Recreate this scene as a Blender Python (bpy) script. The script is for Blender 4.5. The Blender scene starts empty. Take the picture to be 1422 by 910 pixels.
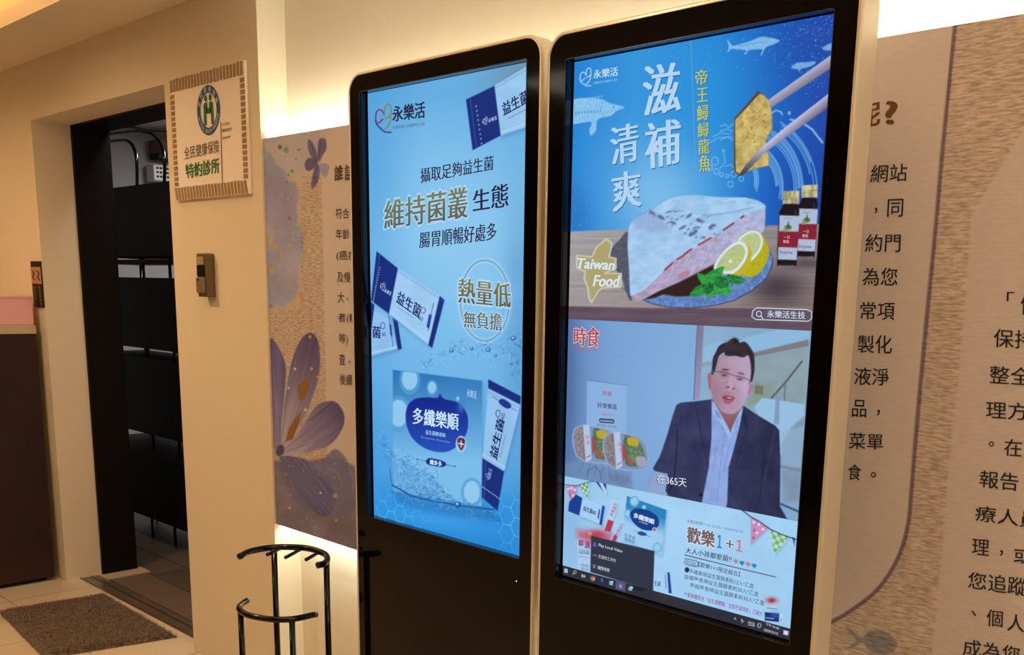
# -*- coding: utf-8 -*-
import bpy, bmesh, math, random
import numpy as np
from mathutils import Vector, Matrix

scene = bpy.context.scene
COL = scene.collection
random.seed(7)

# ------------------------------------------------------------------ camera
FPX, CX, CY = 1400.1, 783.69, 689.42            # focal length and principal point, for the 1422 x 910 frame
CAM = np.array([0.0, 0.0, 1.46344])
YAW, PITCH, ROLL = 0.76041, -0.20056, 0.023416
def cam_axes():
    cy, sy, cp, sp = math.cos(YAW), math.sin(YAW), math.cos(PITCH), math.sin(PITCH)
    fw = np.array([-sy * cp, cy * cp, sp]); rt = np.array([cy, sy, 0.0]); up = np.cross(rt, fw)
    c, s = math.cos(ROLL), math.sin(ROLL)
    return np.array([c * rt + s * up, -s * rt + c * up, fw])
AX = cam_axes()
cd = bpy.data.cameras.new('camera'); cam = bpy.data.objects.new('camera', cd); COL.objects.link(cam)
cd.sensor_fit = 'HORIZONTAL'; cd.sensor_width = 36.0; cd.lens = FPX / 1422 * 36
cd.shift_x = (711 - CX) / 1422; cd.shift_y = (CY - 455) / 1422
cd.clip_start = 0.05; cd.clip_end = 60
M = Matrix.Identity(4)
for r in range(3):
    M[r][0], M[r][1], M[r][2], M[r][3] = AX[0][r], AX[1][r], -AX[2][r], CAM[r]
cam.matrix_world = M
scene.camera = cam

# ------------------------------------------------------------------ world, exposure, lights
w = bpy.data.worlds.new('world'); scene.world = w; w.use_nodes = True
w.node_tree.nodes['Background'].inputs[0].default_value = (1, .72, .45, 1)
w.node_tree.nodes['Background'].inputs[1].default_value = 0.02
scene.view_settings.view_transform = 'Standard'; scene.view_settings.look = 'None'
scene.view_settings.gamma = 1.0; scene.view_settings.use_curve_mapping = False
scene.view_settings.exposure = 0.0
try:
    scene.cycles.use_denoising = True
    scene.cycles.max_bounces = 8; scene.cycles.diffuse_bounces = 5
except Exception: pass

WARM = (1.0, .695, .385); LEDC = (.97, 1.0, .84); COOL = (1.0, .94, .90)
def light(name, kind, loc, energy, color, aim=None, **kw):
    d = bpy.data.lights.new(name, kind); o = bpy.data.objects.new(name, d); COL.objects.link(o)
    o.location = loc; d.energy = energy; d.color = color
    for k, v in kw.items(): setattr(d, k, v)
    if aim is not None:
        o.rotation_euler = (Vector(aim) - Vector(loc)).to_track_quat('-Z', 'Y').to_euler()
    return o
YC, YP, YW = 1.787, 1.795, 1.888                # front wall beside the door, mural panel face, wall behind the panel
ZC, ZT = 2.415, 2.64                            # soffit, tray ceiling
for x, e in ((-5.75, 36), (-4.15, 61), (-2.15, 40), (-.25, 41)):   # recessed ceiling downlights in front of the wall
    light('downlight', 'SPOT', (x, .67, ZT - .03), e, WARM, aim=(x, .95, 0), spot_size=math.radians(150), spot_blend=1.0, shadow_soft_size=.035)
for x, y, e in ((-3.6, -1.2, 12), (1.3, .6, 22)):  # unseen neutral fills, added to pale the door reveals and kiosk sides
    light('neutral_fill', 'AREA', (x, y, ZT - .03), e, (1, .86, .68), aim=(x, y, 0), shape='RECTANGLE', size=1.6, size_y=.6)
# LED tape along the top and bottom of the mural panel, shining on the wall behind it
light('led_tape_top', 'AREA', (-1.35, 1.832, 1.905), 9.5, LEDC, aim=(-1.35, 1.893, 2.05), shape='RECTANGLE', size=3.48, size_y=.018)
light('led_tape_bottom', 'AREA', (-1.35, 1.832, .665), 8, LEDC, aim=(-1.35, 1.893, .52), shape='RECTANGLE', size=3.48, size_y=.018)
light('cove_led', 'AREA', (-3.2, 1.56, 2.50), 58, (1, .60, .27), aim=(-3.2, 1.2, 2.72), shape='RECTANGLE', size=6.0, size_y=.03)
light('back_room_lamp', 'AREA', (-5.9, 4.0, 2.60), 80, COOL, aim=(-5.9, 4.0, 0), shape='RECTANGLE', size=1.2, size_y=.3)

light('back_room_entry_fill', 'AREA', (-4.5, 2.28, 2.58), 7, COOL, aim=(-4.9, 2.3, 0), shape='RECTANGLE', size=.3, size_y=.15)  # added fill with no known fitting, brightens the wood floor inside the doorway

# ------------------------------------------------------------------ helpers
def px_of(P):
    q = (np.atleast_2d(P) - CAM) @ AX.T
    return np.stack([CX + FPX * q[:, 0] / q[:, 2], CY - FPX * q[:, 1] / q[:, 2]], 1)
def at(x, y, axis, val):                        # point of the photograph carried onto the plane axis = val
    d = np.array([(x - CX) / FPX, -(y - CY) / FPX, 1.0]) @ AX
    return CAM + d * ((val - CAM[axis]) / d[axis])
def at_y(pts, Y):
    pts = np.atleast_2d(np.array(pts, float))
    d = np.stack([(pts[:, 0] - CX) / FPX, -(pts[:, 1] - CY) / FPX, np.ones(len(pts))], 1) @ AX
    return CAM + d * ((Y - CAM[1]) / d[:, 1])[:, None]
def lin(c):
    c = np.clip(np.asarray(c, float) / 255.0, 0, 1)
    return np.where(c <= .04045, c / 12.92, ((c + .055) / 1.055) ** 2.4)

def mat(name, rgb, rough=.6, metal=0.0, noise=0.0, scale=8.0, stretch=(1, 1, 1), bump=0.0, spec=.5, coat=0.0, emit=None, estr=1.0):
    m = bpy.data.materials.new(name); m.use_nodes = True; nt = m.node_tree; b = nt.nodes['Principled BSDF']
    c = tuple(lin(rgb)) + (1,)
    b.inputs['Base Color'].default_value = c; b.inputs['Roughness'].default_value = rough; b.inputs['Metallic'].default_value = metal
    b.inputs['Specular IOR Level'].default_value = spec; b.inputs['Coat Weight'].default_value = coat
    if emit is not None:
        b.inputs['Emission Color'].default_value = tuple(lin(emit)) + (1,); b.inputs['Emission Strength'].default_value = estr
    if noise or bump:
        tc = nt.nodes.new('ShaderNodeTexCoord'); mp = nt.nodes.new('ShaderNodeMapping'); mp.inputs['Scale'].default_value = stretch
        n = nt.nodes.new('ShaderNodeTexNoise'); n.inputs['Scale'].default_value = scale; n.inputs['Detail'].default_value = 6
        nt.links.new(tc.outputs['Object'], mp.inputs['Vector']); nt.links.new(mp.outputs[0], n.inputs['Vector'])
        if noise:
            mx = nt.nodes.new('ShaderNodeMix'); mx.data_type = 'RGBA'
            mx.inputs[6].default_value = tuple(np.array(c[:3]) * (1 - noise)) + (1,); mx.inputs[7].default_value = tuple(np.minimum(1, np.array(c[:3]) * (1 + noise))) + (1,)
            nt.links.new(n.outputs['Fac'], mx.inputs[0]); nt.links.new(mx.outputs[2], b.inputs['Base Color'])
        if bump:
            bp = nt.nodes.new('ShaderNodeBump'); bp.inputs['Strength'].default_value = bump; bp.inputs['Distance'].default_value = .004
            nt.links.new(n.outputs['Fac'], bp.inputs['Height']); nt.links.new(bp.outputs[0], b.inputs['Normal'])
    return m

def wpos(o):
    v = Vector((0, 0, 0))
    while o is not None: v += o.location; o = o.parent
    return v
class MB:                                       # collects shapes in world coordinates; build() links them as one mesh object
    def __init__(s): s.v = []; s.f = []; s.m = []; s.c = []
    def add(s, verts, faces, mi=0, col=None):
        k = len(s.v); s.v += [tuple(p) for p in verts]; s.f += [tuple(i + k for i in f) for f in faces]; s.m += [mi] * len(faces)
        if col is not None:
            col = np.asarray(col, float); s.c += [tuple(col)] * len(verts) if col.ndim == 1 else [tuple(q) for q in col]
    def box(s, a, b, mi=0):
        x0, y0, z0 = a; x1, y1, z1 = b
        s.add([(x0, y0, z0), (x1, y0, z0), (x1, y1, z0), (x0, y1, z0), (x0, y0, z1), (x1, y0, z1), (x1, y1, z1), (x0, y1, z1)],
              [(0, 3, 2, 1), (4, 5, 6, 7), (0, 1, 5, 4), (1, 2, 6, 5), (2, 3, 7, 6), (3, 0, 4, 7)], mi)
    def prism(s, poly, y0, y1, mi=0):           # poly in (x, z), extruded from y0 to y1
        n = len(poly); v = [(p[0], y0, p[1]) for p in poly] + [(p[0], y1, p[1]) for p in poly]
        s.add(v, [tuple(range(n)), tuple(range(2 * n - 1, n - 1, -1))] + [(i, i + n, (i + 1) % n + n, (i + 1) % n) for i in range(n)], mi)
    def tube(s, pts, r, n=12, mi=0, closed=False):
        pts = [Vector(p) for p in pts]; rings = []; up = Vector((0, 0, 1)); N = len(pts); prev = None
        for i, p in enumerate(pts):
            a = pts[i - 1] if i else (pts[-1] if closed else p); b = pts[(i + 1) % N] if (i < N - 1 or closed) else p
            t = (b - a).normalized()
            if prev is None:
                u = t.cross(up if abs(t.z) < .95 else Vector((1, 0, 0))).normalized()
            else:
                u = (prev - t * prev.dot(t)).normalized()
            prev = u; w_ = t.cross(u)
            rr = r[i] if isinstance(r, (list, tuple)) else r
            rings.append([p + (u * math.cos(2 * math.pi * k / n) + w_ * math.sin(2 * math.pi * k / n)) * rr for k in range(n)])
        v = [q for ring in rings for q in ring]; f = []
        for i in range(N if closed else N - 1):
            j = (i + 1) % N
            for k in range(n): f.append((i * n + k, i * n + (k + 1) % n, j * n + (k + 1) % n, j * n + k))
        if not closed: f += [tuple(range(n - 1, -1, -1)), tuple(range((N - 1) * n, N * n))]
        s.add(v, f, mi)
    def build(s, name, mats, parent=None, smooth=False, bevel=0.0, seg=2, label=None):
        me = bpy.data.meshes.new(name); off = wpos(parent)
        me.from_pydata([(p[0] - off.x, p[1] - off.y, p[2] - off.z) for p in s.v], [], s.f)
        for m in (mats if isinstance(mats, (list, tuple)) else [mats]): me.materials.append(m)
        me.polygons.foreach_set('material_index', s.m)
        if smooth: me.polygons.foreach_set('use_smooth', [True] * len(s.f))
        if s.c:
            a = me.color_attributes.new('Col', 'FLOAT_COLOR', 'POINT')
            a.data.foreach_set('color', np.concatenate([np.array(s.c), np.ones((len(s.c), 1))], 1).astype(np.float32).ravel())
        bm = bmesh.new(); bm.from_mesh(me); bmesh.ops.recalc_face_normals(bm, faces=bm.faces) if not s.c else None; bm.to_mesh(me); bm.free()
        o = bpy.data.objects.new(name, me); COL.objects.link(o); o.parent = parent
        if bevel:
            b = o.modifiers.new('bevel', 'BEVEL'); b.width = bevel; b.segments = seg; b.limit_method = 'ANGLE'; b.angle_limit = math.radians(40)
        if label: o['label'] = label
        return o
def thing(name, label, cat, loc=(0, 0, 0), group=None):
    o = bpy.data.objects.new(name, None); COL.objects.link(o); o.location = loc; o.empty_display_size = .1
    return tag(o, label, cat, group)
def tag(o, label, cat, group=None):
    o['label'] = label; o['category'] = cat
    if group: o['group'] = group
    return o
def struct(name, mb, m, **k):
    o = mb.build(name, m, **k); o['kind'] = 'structure'; return o
def bx(a, b):
    m = MB(); m.box(a, b); return m
def smoothpath(pts, n=6):                       # Catmull-Rom through the points
    P = [Vector(p) for p in pts]; P = [P[0] * 2 - P[1]] + P + [P[-1] * 2 - P[-2]]; out = []
    for i in range(1, len(P) - 2):
        for k in range(n):
            t = k / n
            out.append(.5 * ((2 * P[i]) + (P[i + 1] - P[i - 1]) * t + (2 * P[i - 1] - 5 * P[i] + 4 * P[i + 1] - P[i + 2]) * t * t + (-P[i - 1] + 3 * P[i] - 3 * P[i + 1] + P[i + 2]) * t ** 3))
    return out + [P[-2]]
def rrect(x0, x1, z0, z1, rt, rb, inset=0.0, n=8):   # rounded rectangle outline, counter-clockwise in (x, z)
    x0 += inset; x1 -= inset; z0 += inset; z1 -= inset; rt = max(rt - inset, .0005); rb = max(rb - inset, .0005); out = []
    for cx, cz, r, a0 in ((x1 - rb, z0 + rb, rb, -90), (x1 - rt, z1 - rt, rt, 0), (x0 + rt, z1 - rt, rt, 90), (x0 + rb, z0 + rb, rb, 180)):
        for k in range(n + 1):
            a = math.radians(a0 + 90 * k / n); out.append((cx + r * math.cos(a), cz + r * math.sin(a)))
    return out

# lettering: Blender text turned into mesh outlines, fitted to the box of the letters
_tc = bpy.data.curves.new('type', 'FONT'); _to = bpy.data.objects.new('type', _tc); COL.objects.link(_to)
_cache = {}
class Letters:                                  # lettering sorted into the pieces of writing it belongs to
    def __init__(s, rest, *boxes): s.rest = rest; s.boxes = boxes; s.d = {}; s.lines = []
    def pick(s, q):
        if s.rest == 'text_line': s.lines.append(MB()); return s.lines[-1]
        for n, x0, y0, x1, y1 in s.boxes:
            if x0 <= q[0] <= x1 and y0 <= q[1] <= y1: return s.d.setdefault(n, MB())
        return s.d.setdefault(s.rest, MB())
    def build(s, _, m, parent):
        for n, b in s.d.items(): b.build(n, m, parent)
        for b in s.lines: b.build('text_line', m, parent)
def glyphs(body, bold, shear=0.0, res=3):
    bold = 0.0; key = (body, shear)
    if body == '1' and key not in _cache:         # a one with flag and foot
        _cache[key] = (np.array([(.0, 0), (1, 0), (1, .13), (.66, .13), (.66, 1), (.36, 1), (.06, .88), (.06, .74), (.36, .80), (.36, .13), (.0, .13)], float), [(0, 1, 2, 3, 9, 10), (3, 4, 5, 8, 9), (5, 6, 7, 8)], np.array([.55, .7]))
    if key not in _cache:
        _tc.body = body; _tc.offset = bold; _tc.shear = shear; _tc.resolution_u = res; _tc.dimensions = '2D'; _tc.fill_mode = 'FRONT'
        _to.update_tag(); dg = bpy.context.evaluated_depsgraph_get(); dg.update()
        me = bpy.data.meshes.new_from_object(_to.evaluated_get(dg))
        v = np.zeros(len(me.vertices) * 3); me.vertices.foreach_get('co', v); v = v.reshape(-1, 3)[:, :2].copy()
        f = [tuple(p.vertices) for p in me.polygons]; bpy.data.meshes.remove(me)
        v -= v.min(0); sz = v.max(0); v /= sz
        _cache[key] = (v, f, sz)
    return _cache[key]
def write(mb, body, TL, TR, BL, col, Y, bold=.012, BR=None, shear=0.0, grad=None, mi=0, colored=True):
    if isinstance(mb, Letters): mb = mb.pick(TL)
    v, f, sz = glyphs(body, bold, shear)
    b = max(bold, 0.0)
    if b < .005: sh = [(0, 0)]
    elif b < .028: sh = [(-b, 0), (b, 0)]
    elif b < .05: sh = [(-b, -.35 * b), (b, .35 * b), (-b, .35 * b), (b, -.35 * b), (0, 0)]
    else: sh = [(b * math.cos(a * math.pi / 4), b * math.sin(a * math.pi / 4)) for a in range(8)] + [(0, 0)]
    nv = len(v); v = np.vstack([v + np.array(d) / sz for d in sh]); f = [tuple(i + nv * k for i in q) for k in range(len(sh)) for q in f]
    TL, TR, BL = (np.array(q, float) for q in (TL, TR, BL)); BR = TR + BL - TL if BR is None else np.array(BR, float)
    s = v[:, :1]; t = 1 - v[:, 1:2]
    p = TL * (1 - s) * (1 - t) + TR * s * (1 - t) + BL * (1 - s) * t + BR * s * t
    P = at_y(p, Y); P[:, 1] -= np.repeat(np.arange(len(sh)), nv) * 2e-5
    if colored:
        c = lin(col) if grad is None else lin(np.array(col) * (1 - t) + np.array(grad) * t)
        mb.add(P, f, mi, np.broadcast_to(c, (len(v), 3)).copy())
    else: mb.add(P, f, mi)
def stroke(mb, pts, wd, col, Y, closed=False, mi=0, colored=True):   # flat ribbon along photograph points, on the plane y = Y
    if isinstance(mb, Letters): mb = mb.pick(pts[0])
    P = np.array(pts, float)
    if closed: P = np.vstack([P, P[:1]])
    d = np.gradient(P, axis=0); n = np.stack([-d[:, 1], d[:, 0]], 1); n /= np.linalg.norm(n, axis=1)[:, None] + 1e-9
    V = np.vstack([at_y(P + n * wd / 2, Y), at_y(P - n * wd / 2, Y)]); k = len(P)
    mb.add(V, [(i, i + 1, i + 1 + k, i + k) for i in range(k - 1)], mi, lin(col) if colored else None)
def fill(mb, pts, col, Y, mi=0):
    if isinstance(mb, Letters): mb = mb.pick(pts[0])
    mb.add(at_y(pts, Y), [tuple(range(len(pts)))], mi, lin(col))

# pictures shown on screens and printed on the mural: colours on a fine grid of points
def vnoise(x, y, seed=0):
    xi, yi = np.floor(x).astype(np.int64), np.floor(y).astype(np.int64); fx, fy = x - xi, y - yi
    fx = fx * fx * (3 - 2 * fx); fy = fy * fy * (3 - 2 * fy)
    def h(a, b):
        n = (a * 374761393 + b * 668265263 + seed * 982451653) & 0x7fffffff
        n = ((n ^ (n >> 13)) * 1274126177) & 0x7fffffff
        return ((n ^ (n >> 16)) & 0xffff) / 65535.0
    return (h(xi, yi) * (1 - fx) + h(xi + 1, yi) * fx) * (1 - fy) + (h(xi, yi + 1) * (1 - fx) + h(xi + 1, yi + 1) * fx) * fy
def fbm(x, y, seed=0, o=4):
    a, t, n = .5, 0, 0
    for i in range(o):
        t = t + a * vnoise(x * 2 ** i, y * 2 ** i, seed + i); n += a; a *= .5
    return t / n
class Pic:
    def __init__(s, x0, x1, z0, z1, Y, nx, nz):
        xs, zs = np.linspace(x0, x1, nx), np.linspace(z0, z1, nz); gx, gz = np.meshgrid(xs, zs)
        s.P = np.stack([gx.ravel(), np.full(gx.size, Y), gz.ravel()], 1); s.nx, s.nz = nx, nz
        q = px_of(s.P); s.X, s.Y = q[:, 0], q[:, 1]; s.C = np.zeros((len(q), 3)); s.G = np.zeros(len(q))
        s.U = (gx.ravel() - x0) / (x1 - x0); s.V = (gz.ravel() - z0) / (z1 - z0)
    def near(s, x0, y0, x1, y1): return np.where((s.X > x0) & (s.X < x1) & (s.Y > y0) & (s.Y < y1))[0]
    def mix(s, i, a, col):
        c = col(s.X[i], s.Y[i]) if callable(col) else np.array(col, float)
        a = a[:, None]; s.C[i] = s.C[i] * (1 - a) + c * a
    def poly(s, pts, col, a=1.0, f=.9):
        p = np.array(pts, float); i = s.near(p[:, 0].min() - f * 2, p[:, 1].min() - f * 2, p[:, 0].max() + f * 2, p[:, 1].max() + f * 2)
        if not len(i): return
        x, y = s.X[i], s.Y[i]; d = np.full(len(i), 1e9); ins = np.zeros(len(i), bool)
        for k in range(len(p)):
            ax, ay = p[k]; bx_, by = p[(k + 1) % len(p)]; ex, ey = bx_ - ax, by - ay
            t = np.clip(((x - ax) * ex + (y - ay) * ey) / (ex * ex + ey * ey + 1e-9), 0, 1)
            d = np.minimum(d, np.hypot(x - ax - t * ex, y - ay - t * ey))
            c = (ay > y) != (by > y); ins ^= c & (x < ex * (y - ay) / (ey if abs(ey) > 1e-9 else 1e-9) + ax)
        sd = np.where(ins, -d, d); s.mix(i, np.clip(.5 - sd / (2 * f), 0, 1) * a, col)
    def curve(s, pts, col, a=1.0, f=.9, n=5):     # closed smooth outline
        P = [Vector((q[0], q[1], 0)) for q in pts]; N = len(P); out = []
        for k in range(N):
            p0, p1, p2, p3 = P[k - 1], P[k], P[(k + 1) % N], P[(k + 2) % N]
            for j in range(n):
                t = j / n; q = .5 * ((2 * p1) + (p2 - p0) * t + (2 * p0 - 5 * p1 + 4 * p2 - p3) * t * t + (-p0 + 3 * p1 - 3 * p2 + p3) * t ** 3); out.append((q.x, q.y))
        s.poly(out, col, a, f)
    def ell(s, cx, cy, rx, ry, col, a=1.0, f=.9, rot=0.0, ring=None):
        R_ = max(rx, ry) + 2 * f + (ring or 0); i = s.near(cx - R_, cy - R_, cx + R_, cy + R_)
        if not len(i): return
        c, sn = math.cos(rot), math.sin(rot); x, y = s.X[i] - cx, s.Y[i] - cy; x, y = x * c + y * sn, -x * sn + y * c
        r = np.hypot(x / rx, y / ry); g = np.hypot(x / rx ** 2, y / ry ** 2) / np.maximum(r, 1e-6); sd = (r - 1) / np.maximum(g, 1e-6)
        if ring: sd = np.abs(sd) - ring / 2
        s.mix(i, np.clip(.5 - sd / (2 * f), 0, 1) * a, col)
    def line(s, pts, wd, col, a=1.0, f=.7):
        p = np.array(pts, float); e = wd + 2 * f; i = s.near(p[:, 0].min() - e, p[:, 1].min() - e, p[:, 0].max() + e, p[:, 1].max() + e)
        if not len(i): return
        x, y = s.X[i], s.Y[i]; d = np.full(len(i), 1e9)
        for (ax, ay), (bx_, by) in zip(p[:-1], p[1:]):
            ex, ey = bx_ - ax, by - ay; t = np.clip(((x - ax) * ex + (y - ay) * ey) / (ex * ex + ey * ey + 1e-9), 0, 1)
            d = np.minimum(d, np.hypot(x - ax - t * ex, y - ay - t * ey))
        s.mix(i, np.clip(.5 - (d - wd / 2) / (2 * f), 0, 1) * a, col)
    def glow(s, cx, cy, rx, ry, col, a=1.0, rot=0.0):
        i = s.near(cx - 3 * max(rx, ry), cy - 3 * max(rx, ry), cx + 3 * max(rx, ry), cy + 3 * max(rx, ry))
        if not len(i): return
        c, sn = math.cos(rot), math.sin(rot); x, y = s.X[i] - cx, s.Y[i] - cy; x, y = x * c + y * sn, -x * sn + y * c
        s.mix(i, np.exp(-(x / rx) ** 2 - (y / ry) ** 2) * a, col)
    def ramp(s, stops, key):                      # vertical colour ramp over key
        k = np.array([q[0] for q in stops]); cs = np.array([q[1] for q in stops], float)
        s.C = np.stack([np.interp(key, k, cs[:, j]) for j in range(3)], 1)
    def build(s, name, m, parent, grain=False, label=None):
        nx, nz = s.nx, s.nz; off = np.array(wpos(parent)); me = bpy.data.meshes.new(name); nq = (nx - 1) * (nz - 1)
        me.vertices.add(nx * nz); me.vertices.foreach_set('co', (s.P - off).astype(np.float32).ravel())
        a = (np.arange(nz - 1)[:, None] * nx + np.arange(nx - 1)[None]).ravel(); q = np.stack([a, a + 1, a + nx + 1, a + nx], 1)
        me.loops.add(nq * 4); me.loops.foreach_set('vertex_index', q.astype(np.int32).ravel())
        me.polygons.add(nq); me.polygons.foreach_set('loop_start', np.arange(0, nq * 4, 4, dtype=np.int32)); me.update(calc_edges=True)
        at_ = me.color_attributes.new('Col', 'FLOAT_COLOR', 'POINT')
        at_.data.foreach_set('color', np.concatenate([lin(s.C), np.ones((nx * nz, 1))], 1).astype(np.float32).ravel())
        if grain:
            g = me.attributes.new('Grain', 'FLOAT', 'POINT'); g.data.foreach_set('value', s.G.astype(np.float32))
        me.materials.append(m); o = bpy.data.objects.new(name, me); COL.objects.link(o); o.parent = parent
        if label: o['label'] = label
        return o

# ------------------------------------------------------------------ materials
m_wall = mat('cream_paint', (232, 219, 196), .75, noise=.02, scale=30, bump=.03)
m_ceil = mat('ceiling_paint', (232, 222, 204), .8)
m_tile = None
m_darkwood = mat('dark_walnut', (46, 22, 16), .38, noise=.35, scale=9, stretch=(14, 14, .7), bump=.05)
m_blackwood = mat('black_stained_wood', (15, 7, 6), .5, spec=.2, noise=.3, scale=9, stretch=(14, 14, .7))
m_gloss = mat('black_glass', (4, 3, 3), .07, spec=.19)
m_blackplastic = mat('black_plastic', (9, 9, 10), .25)
m_silver = mat('champagne_aluminium', (214, 206, 190), .42, metal=.15, noise=.02, scale=40)
m_rim = mat('polished_aluminium_edge', (232, 222, 208), .28, metal=.35)
m_blacksteel = mat('black_enamel_steel', (2, 2, 2), .12, spec=.4)
m_counter = mat('beige_stone', (196, 180, 156), .5, noise=.08, scale=20)
m_greywall = mat('grey_paint', (140, 137, 137), .8)

def emat():                                     # what a screen gives off, colour by colour
    m = bpy.data.materials.new('lit_display'); m.use_nodes = True; nt = m.node_tree; b = nt.nodes['Principled BSDF']
    a = nt.nodes.new('ShaderNodeVertexColor'); a.layer_name = 'Col'
    b.inputs['Base Color'].default_value = (.001, .001, .001, 1); b.inputs['Roughness'].default_value = .45; b.inputs['Specular IOR Level'].default_value = .05
    nt.links.new(a.outputs['Color'], b.inputs['Emission Color']); b.inputs['Emission Strength'].default_value = 1.0
    return m
m_disp = emat()
def pmat():                                     # printed paper with a rough horizontal fibre where Grain is set
    m = bpy.data.materials.new('printed_fibre_paper'); m.use_nodes = True; nt = m.node_tree; b = nt.nodes['Principled BSDF']; L = nt.links.new
    a = nt.nodes.new('ShaderNodeVertexColor'); a.layer_name = 'Col'
    g = nt.nodes.new('ShaderNodeAttribute'); g.attribute_name = 'Grain'
    tc = nt.nodes.new('ShaderNodeTexCoord'); mp = nt.nodes.new('ShaderNodeMapping'); mp.inputs['Scale'].default_value = (42, 1, 250)
    n = nt.nodes.new('ShaderNodeTexNoise'); n.inputs['Scale'].default_value = 1.0; n.inputs['Detail'].default_value = 4; n.inputs['Roughness'].default_value = .55
    L(tc.outputs['Object'], mp.inputs[0]); L(mp.outputs[0], n.inputs['Vector'])
    r = nt.nodes.new('ShaderNodeMapRange'); r.inputs[1].default_value = .38; r.inputs[2].default_value = .60; r.inputs[3].default_value = .62; r.inputs[4].default_value = 1.12
    L(n.outputs['Fac'], r.inputs[0])
    k = nt.nodes.new('ShaderNodeMix'); k.data_type = 'FLOAT'; k.inputs[2].default_value = 1.0; L(g.outputs['Fac'], k.inputs[0]); L(r.outputs[0], k.inputs[3])
    mu = nt.nodes.new('ShaderNodeMix'); mu.data_type = 'RGBA'; mu.blend_type = 'MULTIPLY'; mu.inputs[0].default_value = 1.0
    L(a.outputs['Color'], mu.inputs[6]); L(k.outputs[0], mu.inputs[7]); L(mu.outputs[2], b.inputs['Base Color'])
    b.inputs['Roughness'].default_value = .7
    return m
m_print = pmat()
def ink(name, rgb): return mat(name, rgb, .6)
def tilemat(name, c1, c2, mortar, bw, bh, off=0.0, rough=.25, rot=0.0):
    m = bpy.data.materials.new(name); m.use_nodes = True; nt = m.node_tree; b = nt.nodes['Principled BSDF']; L = nt.links.new
    tc = nt.nodes.new('ShaderNodeTexCoord'); mp = nt.nodes.new('ShaderNodeMapping'); mp.inputs['Rotation'].default_value = (0, 0, rot)
    mp.inputs['Location'].default_value = (.12, .33, 0)
    br = nt.nodes.new('ShaderNodeTexBrick'); br.offset = off; br.inputs['Scale'].default_value = 1.0
    br.inputs['Brick Width'].default_value = bw; br.inputs['Row Height'].default_value = bh; br.inputs['Mortar Size'].default_value = .0022
    for k, c in (('Color1', c1), ('Color2', c2), ('Mortar', mortar)): br.inputs[k].default_value = tuple(lin(c)) + (1,)
    n = nt.nodes.new('ShaderNodeTexNoise'); n.inputs['Scale'].default_value = 6; n.inputs['Detail'].default_value = 6
    mu = nt.nodes.new('ShaderNodeMix'); mu.data_type = 'RGBA'; mu.blend_type = 'MULTIPLY'; mu.inputs[0].default_value = .25
    L(tc.outputs['Object'], mp.inputs[0]); L(mp.outputs[0], br.inputs['Vector']); L(mp.outputs[0], n.inputs['Vector'])
    L(br.outputs['Color'], mu.inputs[6]); L(n.outputs['Color'], mu.inputs[7]); L(mu.outputs[2], b.inputs['Base Color'])
    b.inputs['Roughness'].default_value = rough
    return m
m_tile = tilemat('cream_floor_tile', (226, 208, 180), (220, 201, 172), (150, 130, 105), .6, .6)
m_plank = tilemat('grey_wood_planks', (136, 118, 102), (100, 88, 77), (45, 38, 33), 1.2, .19, .37, .22)
# ================================================================== the setting
XL, XR, YB = -8.2, 2.6, -3.0
DX0, DX1, DZ = -5.09, -3.755, 2.168             # doorway beside the clinic sign
struct('floor', bx((XL, YB, -.06), (XR, 1.85, 0)), m_tile)
struct('floor_sill', bx((-3.10, 1.85, -.06), (XR, 2.05, 0)), m_tile)
struct('floor_wood', bx((-8.1, 1.85, -.06), (-3.10, 5.1, -.001)), m_plank)
CXR = -3.094                                     # right side of the wall section with the sign
mb = MB(); mb.box((XL, YC, 0), (DX0, 1.958, 2.75)); struct('wall_front_left', mb, m_wall)
mb = MB(); mb.box((DX1, YC, 0), (CXR, 2.30, 2.75)); struct('wall_front_pier', mb, m_wall)
mb = MB(); mb.box((DX0, YC, DZ), (DX1, 1.958, 2.75)); struct('wall_front_lintel', mb, m_wall)
struct('wall_front_right', bx((CXR, YW, 0), (XR, 2.05, 2.75)), m_wall)
struct('wall_left', bx((XL - .1, YB, 0), (XL, YC, 2.75)), m_wall)
struct('wall_right', bx((XR, YB, 0), (XR + .1, 2.05, 2.75)), m_wall)
struct('wall_back', bx((XL, YB - .1, 0), (XR, YB, 2.75)), mat('brown_wall_panel', (104, 80, 58), .6))
struct('ceiling_soffit', bx((XL, 1.497, ZC), (XR, YC, 2.469)), m_ceil)
mb = MB(); mb.box((CXR, YC, ZC), (XR, YW, 2.469)); struct('ceiling_soffit_strip', mb, m_ceil)
struct('ceiling', bx((XL, YB, ZT), (XR, YC, 2.75)), m_ceil)
# room behind the doorway
struct('wall_back_room_far', bx((-8.1, 5.0, 0), (-3.1, 5.1, 2.75)), m_greywall)
struct('wall_back_room_left', bx((-8.1, 1.958, 0), (-8.0, 5.1, 2.75)), m_greywall)
struct('wall_back_room_right', bx((-3.2, 2.30, 0), (-3.1, 5.0, 2.75)), m_greywall)
struct('wall_back_room_near', bx((-8.0, 1.96, 0), (-5.22, 2.06, 2.75)), m_greywall)
m = MB(); m.box((-7.999, 3.80, .12), (-7.985, 4.70, 1.25)); o = struct('window_1', m, mat('daylit_pane', (120, 140, 160), .3, emit=(170, 172, 180), estr=.32))
m = MB()
for y in (3.77, 4.22, 4.70): m.box((-8.0, y, .09), (-7.97, y + .03, 1.28))
for z in (.09, 1.25): m.box((-8.0, 3.77, z), (-7.97, 4.73, z + .03))
m.build('window_frame', m_blacksteel, o)
struct('ceiling_back_room', bx((-8.0, 1.96, 2.62), (-3.1, 5.0, 2.70)), mat('white_ceiling', (190, 190, 190), .8))
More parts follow.
